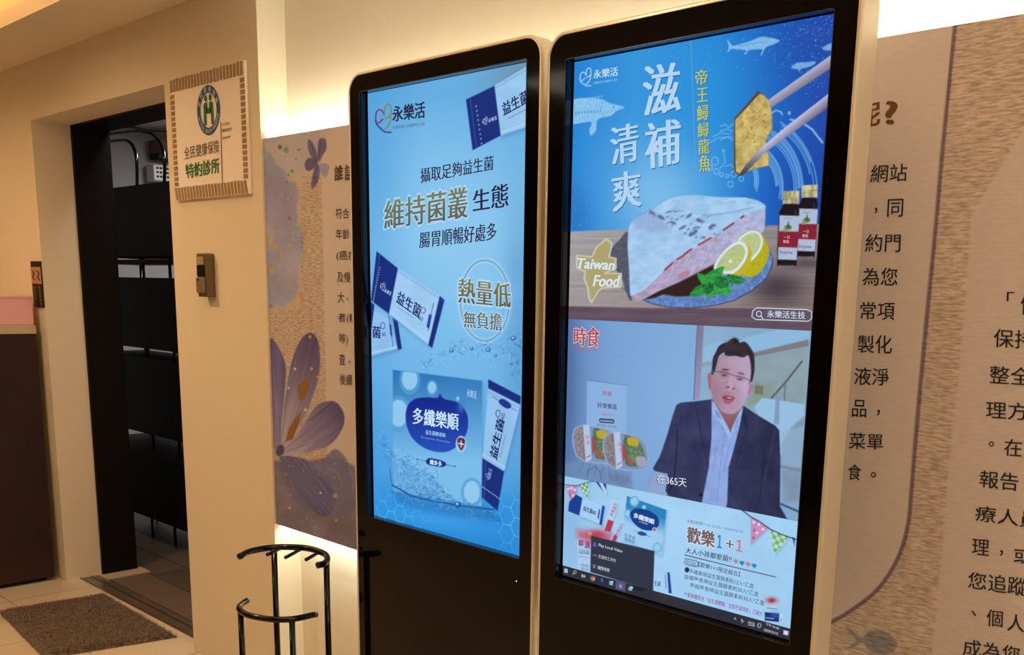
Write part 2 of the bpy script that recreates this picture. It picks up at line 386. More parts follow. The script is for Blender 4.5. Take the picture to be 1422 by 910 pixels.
# dark wood lining of the doorway
mb = MB(); mb.box((-5.215, 1.9585, 0), (-5.075, 2.135, 2.19)); mb.box((-5.09, 1.9585, 2.160), (DX1, 2.135, DZ + .03)); mb.box((DX1 - .01, 1.9585, 0), (DX1 + .04, 2.135, 2.19))
struct('door_1_frame', mb, m_blackwood, bevel=.003)
mb = MB()
for y in (1.85, 1.905): mb.box((DX0, y, -.002), (DX1, y + .006, .004))
struct('trim_1', mb, mat('floor_track_metal', (120, 100, 80), .35, metal=.7))
struct('trim_2', bx((-5.10, 1.94, -.003), (-4.98, 2.16, .0035)), mat('pale_sill_stone', (190, 170, 140), .4))

m_black0 = mat('matt_black', (14, 12, 12), .7)
# ================================================================== dark shelving seen through the doorway
t = thing('display_shelf', 'black-brown wooden shelving with arched tube top and thin legs, seen through the doorway', 'shelf', (-5.5, 2.6, 0))
TIERS = ((.125, .50, 2.46, 2.86), (.585, 1.035, 2.56, 2.86), (1.085, 1.485, 2.56, 2.86), (1.60, 1.99, 2.56, 2.86))
for i, (z0, z1, y0, y1) in enumerate(TIERS):
    m = MB(); m.box((-6.45, y0, z0), (-4.75, y0 + .02, z1)); m.box((-6.45, y0 + .02, z1 - .02), (-4.75, y1, z1)); m.box((-6.45, y0 + .02, z0), (-4.75, y1, z0 + .02))
    m.box((-6.45, y0 + .02, z0 + .02), (-6.43, y1, z1 - .02)); m.box((-4.77, y0 + .02, z0 + .02), (-4.75, y1, z1 - .02))
    m.build('cabinet_box', m_blackwood, t, bevel=.003)
m = MB(); m.box((-6.45, 2.55, 1.562), (-4.75, 2.86, 1.585)); m.build('shelf_board', m_blackwood, t)
for x in (-6.40, -5.79, -5.46, -4.80):
    for y in (2.575, 2.83):
        m = MB(); m.tube([(x, y, .49), (x, y, 1.61)], .009, 8); m.build('upright', m_blacksteel, t, smooth=True)
for x, y in ((-6.40, 2.50), (-5.655, 2.48), (-5.412, 2.50), (-4.80, 2.50), (-6.40, 2.84), (-4.80, 2.84)):
    m = MB(); m.tube([(x, y, 0), (x, y, .135)], .0085, 8); m.build('leg', m_blacksteel, t, smooth=True)
for pts in ([(-5.807, 1.985), (-5.795, 2.08), (-5.80, 2.15), (-5.835, 2.205), (-5.90, 2.235), (-5.97, 2.243), (-6.15, 2.25), (-6.4, 2.255)],
            [(-5.47, 1.985), (-5.455, 2.08), (-5.47, 2.15), (-5.52, 2.21), (-5.60, 2.245), (-5.75, 2.27), (-5.95, 2.283), (-6.4, 2.30)],
            [(-4.9, 1.985), (-4.92, 2.12), (-5.0, 2.19), (-5.15, 2.216), (-5.35, 2.236), (-5.6, 2.262), (-5.9, 2.31), (-6.4, 2.36)]):
    m = MB(); m.tube(smoothpath([(x, 2.575, z) for x, z in pts]), .0095, 8); m.build('arched_tube', m_blacksteel, t, smooth=True)
# wall unit of the air conditioner far back
XA = -7.86
a = [at(*q, 0, XA) for q in ((213, 228), (250, 226), (213, 250))]; ya, yb, za, zb = a[0][1], a[0][1] + .62, a[0][2], a[2][2]
t = thing('air_conditioner', 'white slotted air conditioner on the far wall, behind the arched tubes', 'air conditioner', (-7.99, ya, zb))
m = MB(); m.box((-7.999, ya, zb), (XA, yb, za)); m.build('housing', mat('white_plastic', (225, 225, 228), .5), t, bevel=.008)
m_slot = mat('dark_slot', (22, 22, 25), .6)
for r in range(3):
    zz = zb + (za - zb) * (.18 + .27 * r); m = MB()
    for k in range(22): m.box((XA - .01, ya + .02 + k * (yb - ya - .04) / 22, zz), (XA + .002, ya + .02 + (k + .72) * (yb - ya - .04) / 22, zz + (za - zb) * .14))
    m.build('grille', m_slot, t)
struct('wall_back_room_bulkhead', bx((-7.999, 3.66, 2.43), (-7.80, 4.999, 2.53)), mat('brown_paint', (104, 80, 72), .8))
struct('wall_back_room_black_band', bx((-7.999, 3.66, 2.39), (-7.84, 4.999, 2.429)), m_black0)  # solid black strip below the bulkhead

# ================================================================== counter, pink box and couplet strips at the far left
CXF = -5.143
t = thing('reception_cabinet', 'dark wooden cabinet with beige top slab at the left edge beside the doorway wall', 'cabinet', (-5.9, 1.3, 0))
m = MB(); m.box((-6.6, .75, .02), (CXF, 1.752, 1.209)); m.build('body', m_darkwood, t, bevel=.003)
m = MB(); m.box((-6.6, .80, 0), (CXF - .03, 1.72, .02)); m.build('plinth', m_blackwood, t)
m = MB(); m.box((-6.62, .74, 1.209), (CXF + .002, 1.757, 1.249)); m.build('top_slab', m_counter, t, bevel=.002)
m_pink = mat('pink_card', (234, 182, 190), .6, noise=.03, scale=14)
t = thing('paper_box', 'pale pink card box lying on the beige top of the dark cabinet', 'box', (-5.28, 1.6, 1.249))
m = MB(); m.box((-5.40, 1.40, 1.2492), (CXF - .004, 1.752, 1.375)); m.build('body', m_pink, t, bevel=.004)
m = MB(); m.box((-5.403, 1.397, 1.372), (CXF - .002, 1.7545, 1.386)); m.build('lid', m_pink, t, bevel=.003)
m_black = mat('black_card', (22, 17, 14), .5); m_gold = mat('dull_gold_ink', (150, 106, 44), .45, metal=.2); m_orange = mat('orange_paper', (186, 138, 96), .6)
for k, (x0, x1, word, label) in enumerate(((42.0, 48.6, ['瘦', '出', '美', '麗', '人', '生'], 'black hanging couplet strip beside the doorway edge, left of the pair'),
                                   (49.0, 55.6, ['健', '康', '好', '生', '活', '來'], 'black hanging couplet strip beside the doorway edge, right of the pair'))):
    p = at_y([(x0, 363), (x1, 362.4), (x0, 366.6)], YC - .006); sk = (.6, 0)
    X0, X1 = p[0][0], p[1][0]; Z1 = p[0][2]; Z0 = Z1 - .212
    t = thing('couplet_strip', label, 'wall decoration', (X0, YC - .003, Z0), 'pair of couplet strips')
    m = MB(); m.box((X0, YC - .006, Z0), (X1, YC - .0005, Z1)); m.build('card', m_black, t)
    m = MB(); m.box((X0 + .001, YC - .0075, Z1 - .103), (X1 - .001, YC - .006, Z1 - .026)); m.build('top_patch', m_orange, t, label='orange patch with black brush mark')
    m = MB(); xm = (X0 + X1) / 2
    m.tube(smoothpath([(xm - .012, YC - .0078, Z1 - .045), (xm + .010, YC - .0078, Z1 - .055), (xm - .008, YC - .0078, Z1 - .072), (xm + .012, YC - .0078, Z1 - .088)]), .003, 6); m.build('brush_mark', m_black, t)
    m = MB()
    for q in range(5):
        zc = Z1 - .122 - q * .0185
        for dz in (-.005, 0, .005): m.box((xm - .010, YC - .0072, zc + dz - .0012), (xm + .008, YC - .006, zc + dz + .0012))
        m.box((xm - .0025, YC - .0073, zc - .007), (xm + .0005, YC - .006, zc + .007))
    m.build('gold_lettering', m_gold, t, label='worn gold characters')

# ================================================================== floor mat
m_mat = mat('taupe_pile', (122, 104, 90), .95, noise=.16, scale=40)
quad = [at(*q, 2, .012)[:2] for q in ((0, 846), (143, 823), (246, 882), (62, 912))]
quad[0] = quad[0] - (quad[1] - quad[0]) * 0.02
rg = thing('floor_mat', 'fluffy taupe rug on the cream tiles in front of the doorway', 'rug', (-4.4, 1.6, 0))
n = 70; vs = []; fs = []
for j in range(n + 1):
    for i in range(n + 1):
        u, v = i / n, j / n
        p = (quad[0] * (1 - u) + quad[1] * u) * (1 - v) + (quad[3] * (1 - u) + quad[2] * u) * v
        e = min(u, 1 - u, v, 1 - v); h = .016 * min(1, e * 18) + .008 * (float(fbm(np.array([p[0] * 30]), np.array([p[1] * 30]), 3)[0]) - .5) * min(1, e * 12)
        vs.append((p[0], p[1], max(h, .001)))
for j in range(n):
    for i in range(n): fs.append((j * (n + 1) + i, j * (n + 1) + i + 1, (j + 1) * (n + 1) + i + 1, (j + 1) * (n + 1) + i))
m = MB(); m.add(vs, fs); m.build('backing', m_mat, rg, smooth=True)
m = MB(); V = []; F = []
for k in range(26000):
    u, v = random.random(), random.random(); p = (quad[0] * (1 - u) + quad[1] * u) * (1 - v) + (quad[3] * (1 - u) + quad[2] * u) * v
    i, j = min(n - 1, int(u * n)), min(n - 1, int(v * n)); z = vs[j * (n + 1) + i][2]
    a = random.uniform(0, 6.28); ln = random.uniform(.010, .020); dx, dy = math.cos(a) * ln * .8, math.sin(a) * ln * .8; wx, wy = -math.sin(a) * .0016, math.cos(a) * .0016
    k0 = len(V); V += [(p[0] - wx, p[1] - wy, z - .002), (p[0] + wx, p[1] + wy, z - .002), (p[0] + dx, p[1] + dy, z + ln * .5)]; F.append((k0, k0 + 1, k0 + 2))
m.add(V, F); o = m.build('pile', m_mat, rg); o['kind'] = 'stuff'

# ================================================================== clinic sign on the wall
t = thing('wall_sign', 'cream insurance clinic sign with blue ring logo and brown woven edge, on the wall', 'sign', (-3.42, YC, 1.755))
def sx(px, py): return at_y([(px, py)], YC - .012)[0]
SX0, SX1, SZ0, SZ1 = -3.687, -3.16, 1.756, 2.172
m_signw = mat('sign_cream', (253, 243, 236), .55); m_brown = mat('sign_brown_braid', (160, 132, 98), .6, noise=.2, scale=60)
m = MB(); m.box((SX0, YC - .012, SZ0), (SX1, YC - .0005, SZ1)); m.build('board', m_signw, t, bevel=.0015)
m = MB(); Y0 = YC - .0135
nx = 23; bw = .041; bh = .044
for k in range(nx):                               # braid along the top and bottom, blocks down the sides
    for z0, z1, s in ((SZ1 - bh, SZ1 - .002, 1), (SZ0 + .002, SZ0 + bh, 2)):
        x = SX0 + .004 + k * (SX1 - SX0 - .008) / nx; wd = (SX1 - SX0) / nx * .70; j = random.uniform(-.002, .002); sk = .004 * (s == 2)
        m.prism([(x + sk, z0 + j), (x + wd + sk, z0 - j), (x + wd - sk, z1 + j), (x - sk, z1)], Y0, YC - .012)
for k in range(17):
    for x0, x1 in ((SX0 + .002, SX0 + .030), (SX1 - .030, SX1 - .002)):
        z = SZ0 + bh + .005 + k * (SZ1 - SZ0 - 2 * bh - .008) / 17; hh = (SZ1 - SZ0 - 2 * bh) / 17 * .72; j = random.uniform(-.0015, .0015)
        m.prism([(x0, z + j), (x1, z), (x1, z + hh), (x0, z + hh + j)], Y0, YC - .012)
m.build('braided_border', m_brown, t)
YL = YC - .0132
m_blue = ink('sign_blue', (30, 84, 150)); m_green = ink('sign_green', (28, 118, 58)); m_dbrown = ink('sign_dark_ink', (92, 62, 44)); m_white = ink('sign_white', (236, 226, 214))
lc = sx(289.8, 153.2); lx, lz = lc[0], lc[2]; Ro, Ri = .081, .0565
def ringmesh(mb, cx, cz, r0, r1, y, n=64):
    v = []; f = []
    for k in range(n):
        a = 2 * math.pi * k / n
        v += [(cx + r0 * math.cos(a), y, cz + r0 * math.sin(a)), (cx + r1 * math.cos(a), y, cz + r1 * math.sin(a))]
    for k in range(n): j = (k + 1) % n; f.append((2 * k, 2 * j, 2 * j + 1, 2 * k + 1))
    mb.add(v, f)
lg = MB(); ringmesh(lg, lx, lz, Ri, Ro, YL); lo = lg.build('logo_ring', m_blue, t, label='blue ring with white characters')
def arc_text(body, r, a0, a1, hgt, y, inward=False):
    mb = MB(); n = len(body)
    for k, ch in enumerate(body):
        if ch == ' ': continue
        a = math.radians(a0 + (a1 - a0) * (k / max(1, n - 1))); v, f, _s = glyphs(ch, .02); wd = hgt * (.62 if ord(ch) < 200 else 1.0)
        if ch == 'I': wd *= .3
        s = 1 if not inward else -1
        er = np.array([math.cos(a), math.sin(a)]) * s; et = np.array([math.sin(a), -math.cos(a)]) * s
        base = np.array([lx + math.cos(a) * r, lz + math.sin(a) * r])
        P = base + (v[:, :1] - .5) * wd * et + (v[:, 1:] - .5) * hgt * er
        mb.add([(p[0], y, p[1]) for p in P], f)
    return mb
arc_text('全民健康保險', .0687, 158, 22, .018, YL - .0006).build('ring_lettering', m_white, lo)
arc_text('NATIONAL HEALTH INSURANCE', .0687, 196, 344, .0115, YL - .0006, True).build('ring_lettering', m_white, lo)
m = MB()                                          # two figures shaking hands, an H
for s in (-1, 1):
    m.add([(lx + s * .0165 + .011 * math.cos(q * math.pi / 10), YL, lz + .040 + .011 * math.sin(q * math.pi / 10)) for q in range(20)], [tuple(range(20))])
    m.add([(lx + s * a, YL, lz + b) for a, b in ((.007, .026), (.024, .027), (.034, .020), (.035, -.047), (.016, -.047), (.016, -.010), (.009, -.008), (.009, .008), (.005, .010))], [tuple(range(9))])
m.add([(lx - .017, YL, lz - .010), (lx + .017, YL, lz - .010), (lx + .017, YL, lz + .008), (lx - .017, YL, lz + .008)], [(0, 1, 2, 3)])
m.build('logo_figures', m_green, t, label='green pair of figures forming an H')
m = MB(); write(m, '全民健康保險', (255, 205), (304, 193.5), (256, 222), 0, YL, .0, BR=(304.5, 211.5), colored=False); m.build('lettering', m_dbrown, t)
m = MB(); write(m, '特約診所', (257, 228.5), (304, 219), (259, 248), 0, YL, .03, BR=(304.5, 240), colored=False); m.build('lettering', m_green, t, label='green bold lettering')
m = MB(); stroke(m, [(306.5, 170), (307.2, 200), (308.6, 254)], .9, 0, YL, colored=False)
write(m, '全民健保', (308, 171.5), (319, 169.5), (308, 175), 0, YL, 0, colored=False); write(m, '健康快樂', (308.6, 190.5), (320, 188), (308.6, 194), 0, YL, 0, colored=False)
m.build('fine_print', m_dbrown, t)
m = MB(); write(m, '醫療資源共享', (308.4, 179.5), (322, 176.6), (308.4, 184), 0, YL, .02, colored=False); m.build('fine_print', m_green, t)

# ================================================================== access reader on the wall
t = thing('access_reader', 'bronze grey wall access reader with hinged flap on the cream wall', 'switch', (-3.455, YC, 1.42))
RX0, RX1, RZ0, RZ1 = -3.506, -3.437, 1.414, 1.566
m = MB(); m.box((RX0, YC - .034, RZ0), (RX1, YC - .0004, RZ1)); m.build('housing', mat('bronze_plastic', (112, 96, 76), .35, metal=.3), t, bevel=.004)
m = MB(); m.box((RX0 + .006, YC - .0385, RZ1 - .040), (RX1 - .012, YC - .034, RZ1 - .012)); m.build('sensor_window', mat('sensor_lens', (170, 146, 116), .3), t, bevel=.002)
m = MB(); m.box((RX0 + .004, YC - .037, RZ1 - .080), (RX1 - .010, YC - .034, RZ1 - .042)); m.build('reader_window', m_gloss, t, bevel=.001)
m = MB(); m.prism([(RX0 + .004, RZ0 + .014), (RX1 - .008, RZ0 + .014), (RX1 - .008, RZ1 - .084), (RX0 + .004, RZ1 - .084)], YC - .043, YC - .034)
fl = m.build('flap', mat('flap_bronze', (140, 122, 98), .35, metal=.25), t, bevel=.003)
m = MB(); m.box((RX0 + .020, YC - .0445, RZ1 - .096), (RX0 + .030, YC - .043, RZ1 - .088)); m.build('keyhole', m_black, fl)

# ================================================================== umbrella stand
def ring_path(pts, z): return smoothpath([tuple(at(x, y, 2, z)) for x, y in pts], 6)
ZU, ZL = .688, .496
t = thing('umbrella_stand', 'black tubular umbrella stand with two half rings and pegs, in front of the lit wall', 'umbrella stand', (-2.53, 1.45, 0))
up = [(333, 773), (346, 766.5), (369, 761.8), (394, 760), (422, 761.2), (441, 765.5), (452, 771), (454.5, 778), (450, 783), (441, 785.5)]
lo_ = [(343, 834.5), (336, 839), (332.5, 845), (338, 851.5), (352, 856.5), (380, 860.6), (408, 859.8), (440, 853.2)]
pu = ring_path(up, ZU); pl = ring_path(lo_, ZL)
m = MB(); m.tube(pu, .0095, 14); ru = m.build('upper_half_ring', m_blacksteel, t, smooth=True)
m = MB(); m.tube(pl, .0095, 14); m.build('lower_half_ring', m_blacksteel, t, smooth=True)
for a, b in (((393, 760.8), (371, 770.5)), ((421.5, 761.5), (396.5, 774.5)), ((444, 767), (425, 777.5))):
    p, q = Vector(at(*a, 2, ZU)), Vector(at(*b, 2, ZU)); m = MB(); m.tube([p, p * .5 + q * .5, q], .0055, 10); m.build('peg', m_blacksteel, t, smooth=True)
feet = []
for (x, y), z in (((380.5, 762), ZU), ((453.3, 781), ZU), ((334.2, 848.5), ZL), ((405.5, 860), ZL)):
    p = at(x, y, 2, z); feet.append(p); m = MB(); m.tube([(p[0], p[1], z), (p[0], p[1], .03)], .0088, 12); m.build('leg', m_blacksteel, t, smooth=True)
cxx, cyy = np.mean([f[0] for f in feet]), np.mean([f[1] for f in feet]); rr = max(math.hypot(f[0] - cxx, f[1] - cyy) for f in feet)
m = MB(); m.tube([(cxx + rr * math.cos(a * math.pi / 18), cyy + rr * math.sin(a * math.pi / 18), .022) for a in range(36)], .011, 10, closed=True)
m.add([(cxx + rr * math.cos(a * math.pi / 18), cyy + rr * math.sin(a * math.pi / 18), .012) for a in range(36)], [tuple(range(36))])
m.build('base_tray', m_blacksteel, t, smooth=False)
for a in (45, 165, 285):
    x, y = cxx + rr * .9 * math.cos(math.radians(a)), cyy + rr * .9 * math.sin(math.radians(a)); m = MB(); m.tube([(x, y, 0), (x, y, .018)], .012, 10); m.build('rubber_foot', m_blackplastic, t)
# ================================================================== printed mural panel
PZ0, PZ1, PX0, PX1 = .643, 1.926, -3.0935, .42
pan = thing('mural_panel', 'long printed wall panel with purple flowers and Chinese text, glowing edges, behind both kiosks', 'wall panel', (-1.35, 1.815, .643))
m = MB(); m.box((PX0, YP, PZ0), (PX1, YP + .018, PZ1)); m.build('board', mat('panel_edge', (215, 205, 190), .6), pan)
m = MB()
for x in (-2.9, -2.0, -1.1, -.2):
    for z in (.85, 1.7): m.box((x, YP + .018, z), (x + .06, YW - .0002, z + .06))
m.build('spacer', m_counter, pan)
YPR = YP - .0008
PBASE = np.array((196, 166, 136.)); KRAFT = np.array((190, 156, 120.))
K_LIGHT = np.array((.84, .64, .40))                    # white balance of the photograph, so that paper is stored in its own colour
def paper(p):
    q = np.clip(lin(p.C) / K_LIGHT, 0, .92); p.C = np.where(q <= .0031308, q * 12.92, 1.055 * q ** (1 / 2.4) - .055) * 255
def Z(ox, oy, s): return lambda pts: [(x / s + ox, y / s + oy) for x, y in pts]
zt, zb = Z(350, 160, 2.842), Z(350, 440, 2.758)
p = Pic(PX0, -2.45, PZ0, PZ1, YPR, 300, 620); p.C[:] = PBASE
def kr(x, y): return KRAFT + (fbm(x * .05, y * .05, 2)[:, None] - .5) * 14
edge_x = 447 + (p.Y - 255) * .022 + (fbm(p.Y * .4, p.X * 0, 4) - .5) * 2
i = np.where((p.X < edge_x) & (p.Y > 150))[0]; p.C[i] = kr(p.X[i], p.Y[i]); p.G[i] = np.clip((edge_x[i] - p.X[i]) / 2, 0, 1)
def blot(pts, col, a, seed, f=2.2, wob=5.0):      # watercolour stain with an uneven edge
    x0, y0 = p.X.copy(), p.Y.copy()
    p.X = x0 + (fbm(x0 * .13, y0 * .13, seed) - .5) * wob * 2; p.Y = y0 + (fbm(x0 * .13, y0 * .13, seed + 9) - .5) * wob * 2
    p.curve(pts, col, a, f); p.X, p.Y = x0, y0
p.poly(zt([(20, 60), (300, 40), (290, 90), (240, 190), (195, 230), (100, 240), (60, 250), (20, 230)]), (176, 158, 148), .85, 6)
gi = p.near(350, 150, 455, 245); p.G[gi] *= .25
def lav(x, y): n = fbm(x * .04, y * .03, 21)[:, None]; return np.array((148, 140, 144)) + (n - .5) * np.array((46, 34, 22))
blot(zt([(20, 130), (90, 190), (140, 240), (185, 300), (175, 390), (200, 470), (205, 540), (185, 620), (190, 690), (140, 740), (90, 760), (20, 770)]), lav, .93, 31, 2.5, 6)
blot(zt([(40, 255), (120, 250), (160, 330), (150, 430), (90, 450), (40, 400)]), (146, 124, 142), .5, 37, 5, 6)
gi = np.where((p.X < 418) & (p.Y > 170) & (p.Y < 430))[0]; p.G[gi] *= .15
for x, y, r, c in ((110, 126, 8, (92, 74, 80)), (134, 138, 11, (104, 138, 132)), (141, 122, 6, (198, 150, 80)), (184, 135, 6, (96, 122, 116)), (173, 174, 4, (98, 128, 122)), (158, 221, 7, (100, 132, 124)), (143, 237, 4, (84, 110, 112)),
                   (139, 264, 5, (96, 120, 122)), (148, 408, 6, (124, 84, 96)), (75, 755, 6, (90, 110, 110)), (94, 520, 9, (196, 138, 64)), (78, 480, 7, (200, 146, 70)), (150, 517, 8, (186, 140, 82)), (73, 500, 8, (202, 148, 70)),
                   (104, 455, 5, (196, 140, 66)), (112, 546, 5, (196, 140, 66)), (78, 614, 9, (198, 140, 60)), (141, 652, 7, (186, 136, 72)), (190, 712, 9, (186, 134, 70)), (215, 508, 7, (196, 150, 96)), (111, 573, 6, (188, 136, 70))):
    p.ell(x / 2.842 + 350, y / 2.842 + 160, r / 2.842, r / 2.5, c, .85, .8)
for k in range(60):
    x, y = random.uniform(362, 470), random.uniform(190, 750); p.ell(x, y, random.uniform(.35, .8), random.uniform(.4, .9), random.choice([(232, 222, 210), (222, 200, 170), (210, 160, 100)]), .8, .5)
# small violet flower
for pts, c in (([(222, 96), (240, 110), (256, 150), (258, 186), (240, 175), (222, 135)], (96, 86, 108)), ([(262, 102), (288, 94), (294, 130), (278, 160), (262, 180)], (88, 78, 106)),
               ([(208, 190), (225, 168), (250, 178), (256, 190), (235, 216), (215, 218)], (84, 74, 102)), ([(262, 192), (300, 194), (304, 215), (290, 246), (270, 225)], (142, 136, 142)), ([(250, 195), (266, 205), (264, 250), (245, 286), (233, 280), (240, 230)], (96, 88, 112))):
    p.curve(zt(pts), c, .92, .8)
p.line(zt([(256, 188), (262, 150), (272, 108)]), .8, (60, 52, 78)); p.line(zt([(256, 188), (236, 120)]), .7, (62, 54, 80)); p.line(zt([(258, 192), (246, 270)]), .8, (60, 54, 80))
# dark watercolour ground and large flower
def dusk(x, y): n = fbm(x * .05, y * .06, 51)[:, None]; return np.array((122, 104, 106)) + (n - .5) * np.array((40, 36, 40))
blot([(350, 645), (382, 640), (420, 640), (452, 636), (478, 640), (500, 660), (520, 720), (520, 800), (350, 800)], dusk, 1, 57, 2, 3)
gi = np.where(p.Y > 640)[0]; p.G[gi] *= .12
def petal(c1, c2, ax, ay, bx_, by, seed):
    def fn(x, y):
        t = np.clip(((x - ax) * (bx_ - ax) + (y - ay) * (by - ay)) / ((bx_ - ax) ** 2 + (by - ay) ** 2), 0, 1)[:, None]
        cr = ((x - ax) * (by - ay) - (y - ay) * (bx_ - ax)) / math.hypot(bx_ - ax, by - ay)
        v = (vnoise(cr * .45, t[:, 0] * 3, seed)[:, None] - .5) * 26
        return np.array(c1) * (1 - t) + np.array(c2) * t + v
    return fn
swirl = [(255, 590), (290, 530), (322, 508), (360, 545), (386, 605), (388, 680), (360, 740), (320, 765), (285, 745), (262, 680)]
p.curve(zb(swirl), dusk, .5, 1.2); p.curve(zb(swirl), (108, 102, 120), .75, 1.2)
p.line(zb([(262, 640), (272, 605), (300, 585), (330, 600), (345, 640)]), .6, (206, 140, 104), .8); p.line(zb([(330, 520), (368, 560), (386, 620), (384, 680)]), .6, (206, 140, 104), .7)
p.curve(zb([(110, 535), (200, 545), (255, 590), (300, 640), (320, 690), (305, 750), (265, 765), (210, 715), (160, 640), (130, 580)]), petal((98, 88, 112), (90, 84, 108), 390, 635, 450, 715, 61), .9, 1)
p.curve(zb([(105, 540), (150, 590), (190, 660), (240, 730), (210, 740), (150, 690), (115, 610)]), (96, 86, 104), .5, 1.5)
p.curve(zb([(66, 97), (95, 105), (125, 170), (130, 220), (120, 330), (112, 420), (108, 490), (88, 505), (60, 500), (55, 300)]), petal((128, 110, 128), (92, 76, 106), 385, 610, 378, 480, 63), .97, .9)
p.curve(zb([(112, 505), (118, 380), (130, 290), (150, 180), (185, 90), (222, 62), (250, 85), (260, 150), (255, 230), (235, 300), (200, 385), (150, 470)]), petal((172, 150, 146), (74, 60, 90), 392, 615, 432, 462, 65), .97, .9)
p.curve(zb([(112, 520), (180, 440), (240, 350), (285, 325), (325, 330), (353, 378), (345, 430), (300, 490), (230, 515), (150, 532)]), petal((176, 156, 156), (72, 58, 90), 388, 630, 478, 560, 67), .97, .9)
for ln in ([(112, 500), (135, 300), (185, 110)], [(114, 508), (200, 300), (240, 120)], [(116, 515), (230, 420), (330, 350)], [(118, 520), (240, 480), (340, 430)], [(110, 500), (100, 300), (82, 130)]): p.line(zb(ln), .7, (78, 64, 96), .5)
p.poly(zb([(175, 265), (215, 232), (222, 262), (205, 310), (180, 325)]), (138, 86, 34), 1, .7); p.poly(zb([(165, 390), (187, 362), (182, 400), (155, 470), (130, 478), (140, 430)]), (136, 84, 34), 1, .7)
p.ell(389, 626, 5.5, 8, (66, 52, 72), .9, 1.6, .3)
for x, y, r, c in ((222, 77, 6, (204, 150, 70)), (165, 200, 5, (210, 180, 150)), (228, 200, 6, (196, 150, 96)), (140, 273, 5, (208, 170, 120)), (205, 357, 5, (220, 205, 190)), (252, 230, 5, (200, 140, 70)), (318, 686, 9, (190, 140, 60)), (262, 675, 4, (228, 200, 170)), (322, 780, 4, (210, 160, 110)), (144, 733, 5, (206, 150, 90))):
    p.ell(x / 2.758 + 350, y / 2.758 + 440, r / 2.758, r / 2.6, c, .9, .6)
for k in range(40): p.ell(random.uniform(385, 500), random.uniform(640, 770), random.uniform(.4, .8), random.uniform(.4, .9), random.choice([(226, 200, 180), (214, 170, 130)]), .8, .5)
pm = Pic(PX0, -2.45, PZ0, PZ1, YPR, 300, 620)
for q in ([(66, 97), (95, 105), (125, 170), (130, 220), (120, 330), (112, 420), (108, 490), (60, 500), (55, 300)], [(112, 505), (118, 380), (130, 290), (150, 180), (185, 90), (222, 62), (250, 85), (260, 150), (255, 230), (235, 300), (200, 385), (150, 470)], [(112, 520), (180, 440), (240, 350), (285, 325), (325, 330), (353, 378), (345, 430), (300, 490), (230, 515), (150, 532)]): pm.curve(zb(q), (1, 1, 1))
p.G *= 1 - pm.C[:, 0]
paper(p); p.build('flower_print', m_print, pan, True, label='purple watercolour flowers on fibre paper')
p = Pic(-2.45, -1.0, PZ0, PZ1, YPR, 40, 40); p.C[:] = PBASE; paper(p); p.build('plain_print', m_print, pan, True)
p = Pic(-1.0, PX1, PZ0, PZ1, YPR, 620, 560); p.C[:] = PBASE; p.G[:] = .12
pl_ = [(1330, 0), (1326.4, 34.8), (1310, 195.8), (1298.8, 320), (1285, 461.7), (1272, 603), (1266, 678), (1260.6, 730.6), (1246.6, 776), (1222, 815), (1194, 839.6), (1157, 862.5), (1120, 872)]
pl_ = [tuple(v)[:2] for v in smoothpath([(a, b, 0) for a, b in pl_], 5)]
p.poly(pl_ + [(1100, 1100), (1600, 1100), (1600, -60), (1330, -60)], kr, 1, .8)
gp = Pic(-1.0, PX1, PZ0, PZ1, YPR, 620, 560); gp.poly(pl_ + [(1100, 1100), (1600, 1100), (1600, -60), (1330, -60)], (1, 1, 1), 1, .8); p.G = np.maximum(p.G, gp.C[:, 0])
bnd = [(1500, 60), (1422, 178), (1378, 250), (1348, 301), (1340, 420), (1331, 525), (1320, 616), (1308, 760), (1296, 889), (1288, 960)]
p.poly(bnd + [(1900, 960), (1900, 60)], PBASE - 4, .95, 2); gp.C[:] = 0; gp.poly(bnd + [(1900, 960), (1900, 60)], (1, 1, 1), .85, 2); p.G *= 1 - gp.C[:, 0]
p.line(pl_, 5.6, (118, 88, 84), 1, .7)
p.curve([(1176, 874), (1184, 877), (1196, 885), (1208, 878), (1224, 876), (1238, 883), (1247, 896), (1238, 907), (1222, 910), (1206, 903), (1198, 893), (1186, 900), (1177, 900), (1188, 889)], (134, 116, 108), .85, 1)
p.ell(1226, 893, 14, 8, (118, 102, 98), .4, 4, .2); p.line([(1214, 880), (1211, 892), (1215, 905)], .7, (104, 88, 84), .6)
paper(p); p.build('border_print', m_print, pan, True, label='fibre paper print with curved purple border line and a grey fish')
YTX = YP - .0016
m_ink = ink('navy_black_ink', (30, 26, 34)); m_brink = ink('brown_ink', (112, 66, 16)); m_brink2 = ink('dark_brown_ink', (84, 48, 30))
m = Letters('text_line'); LT = .007
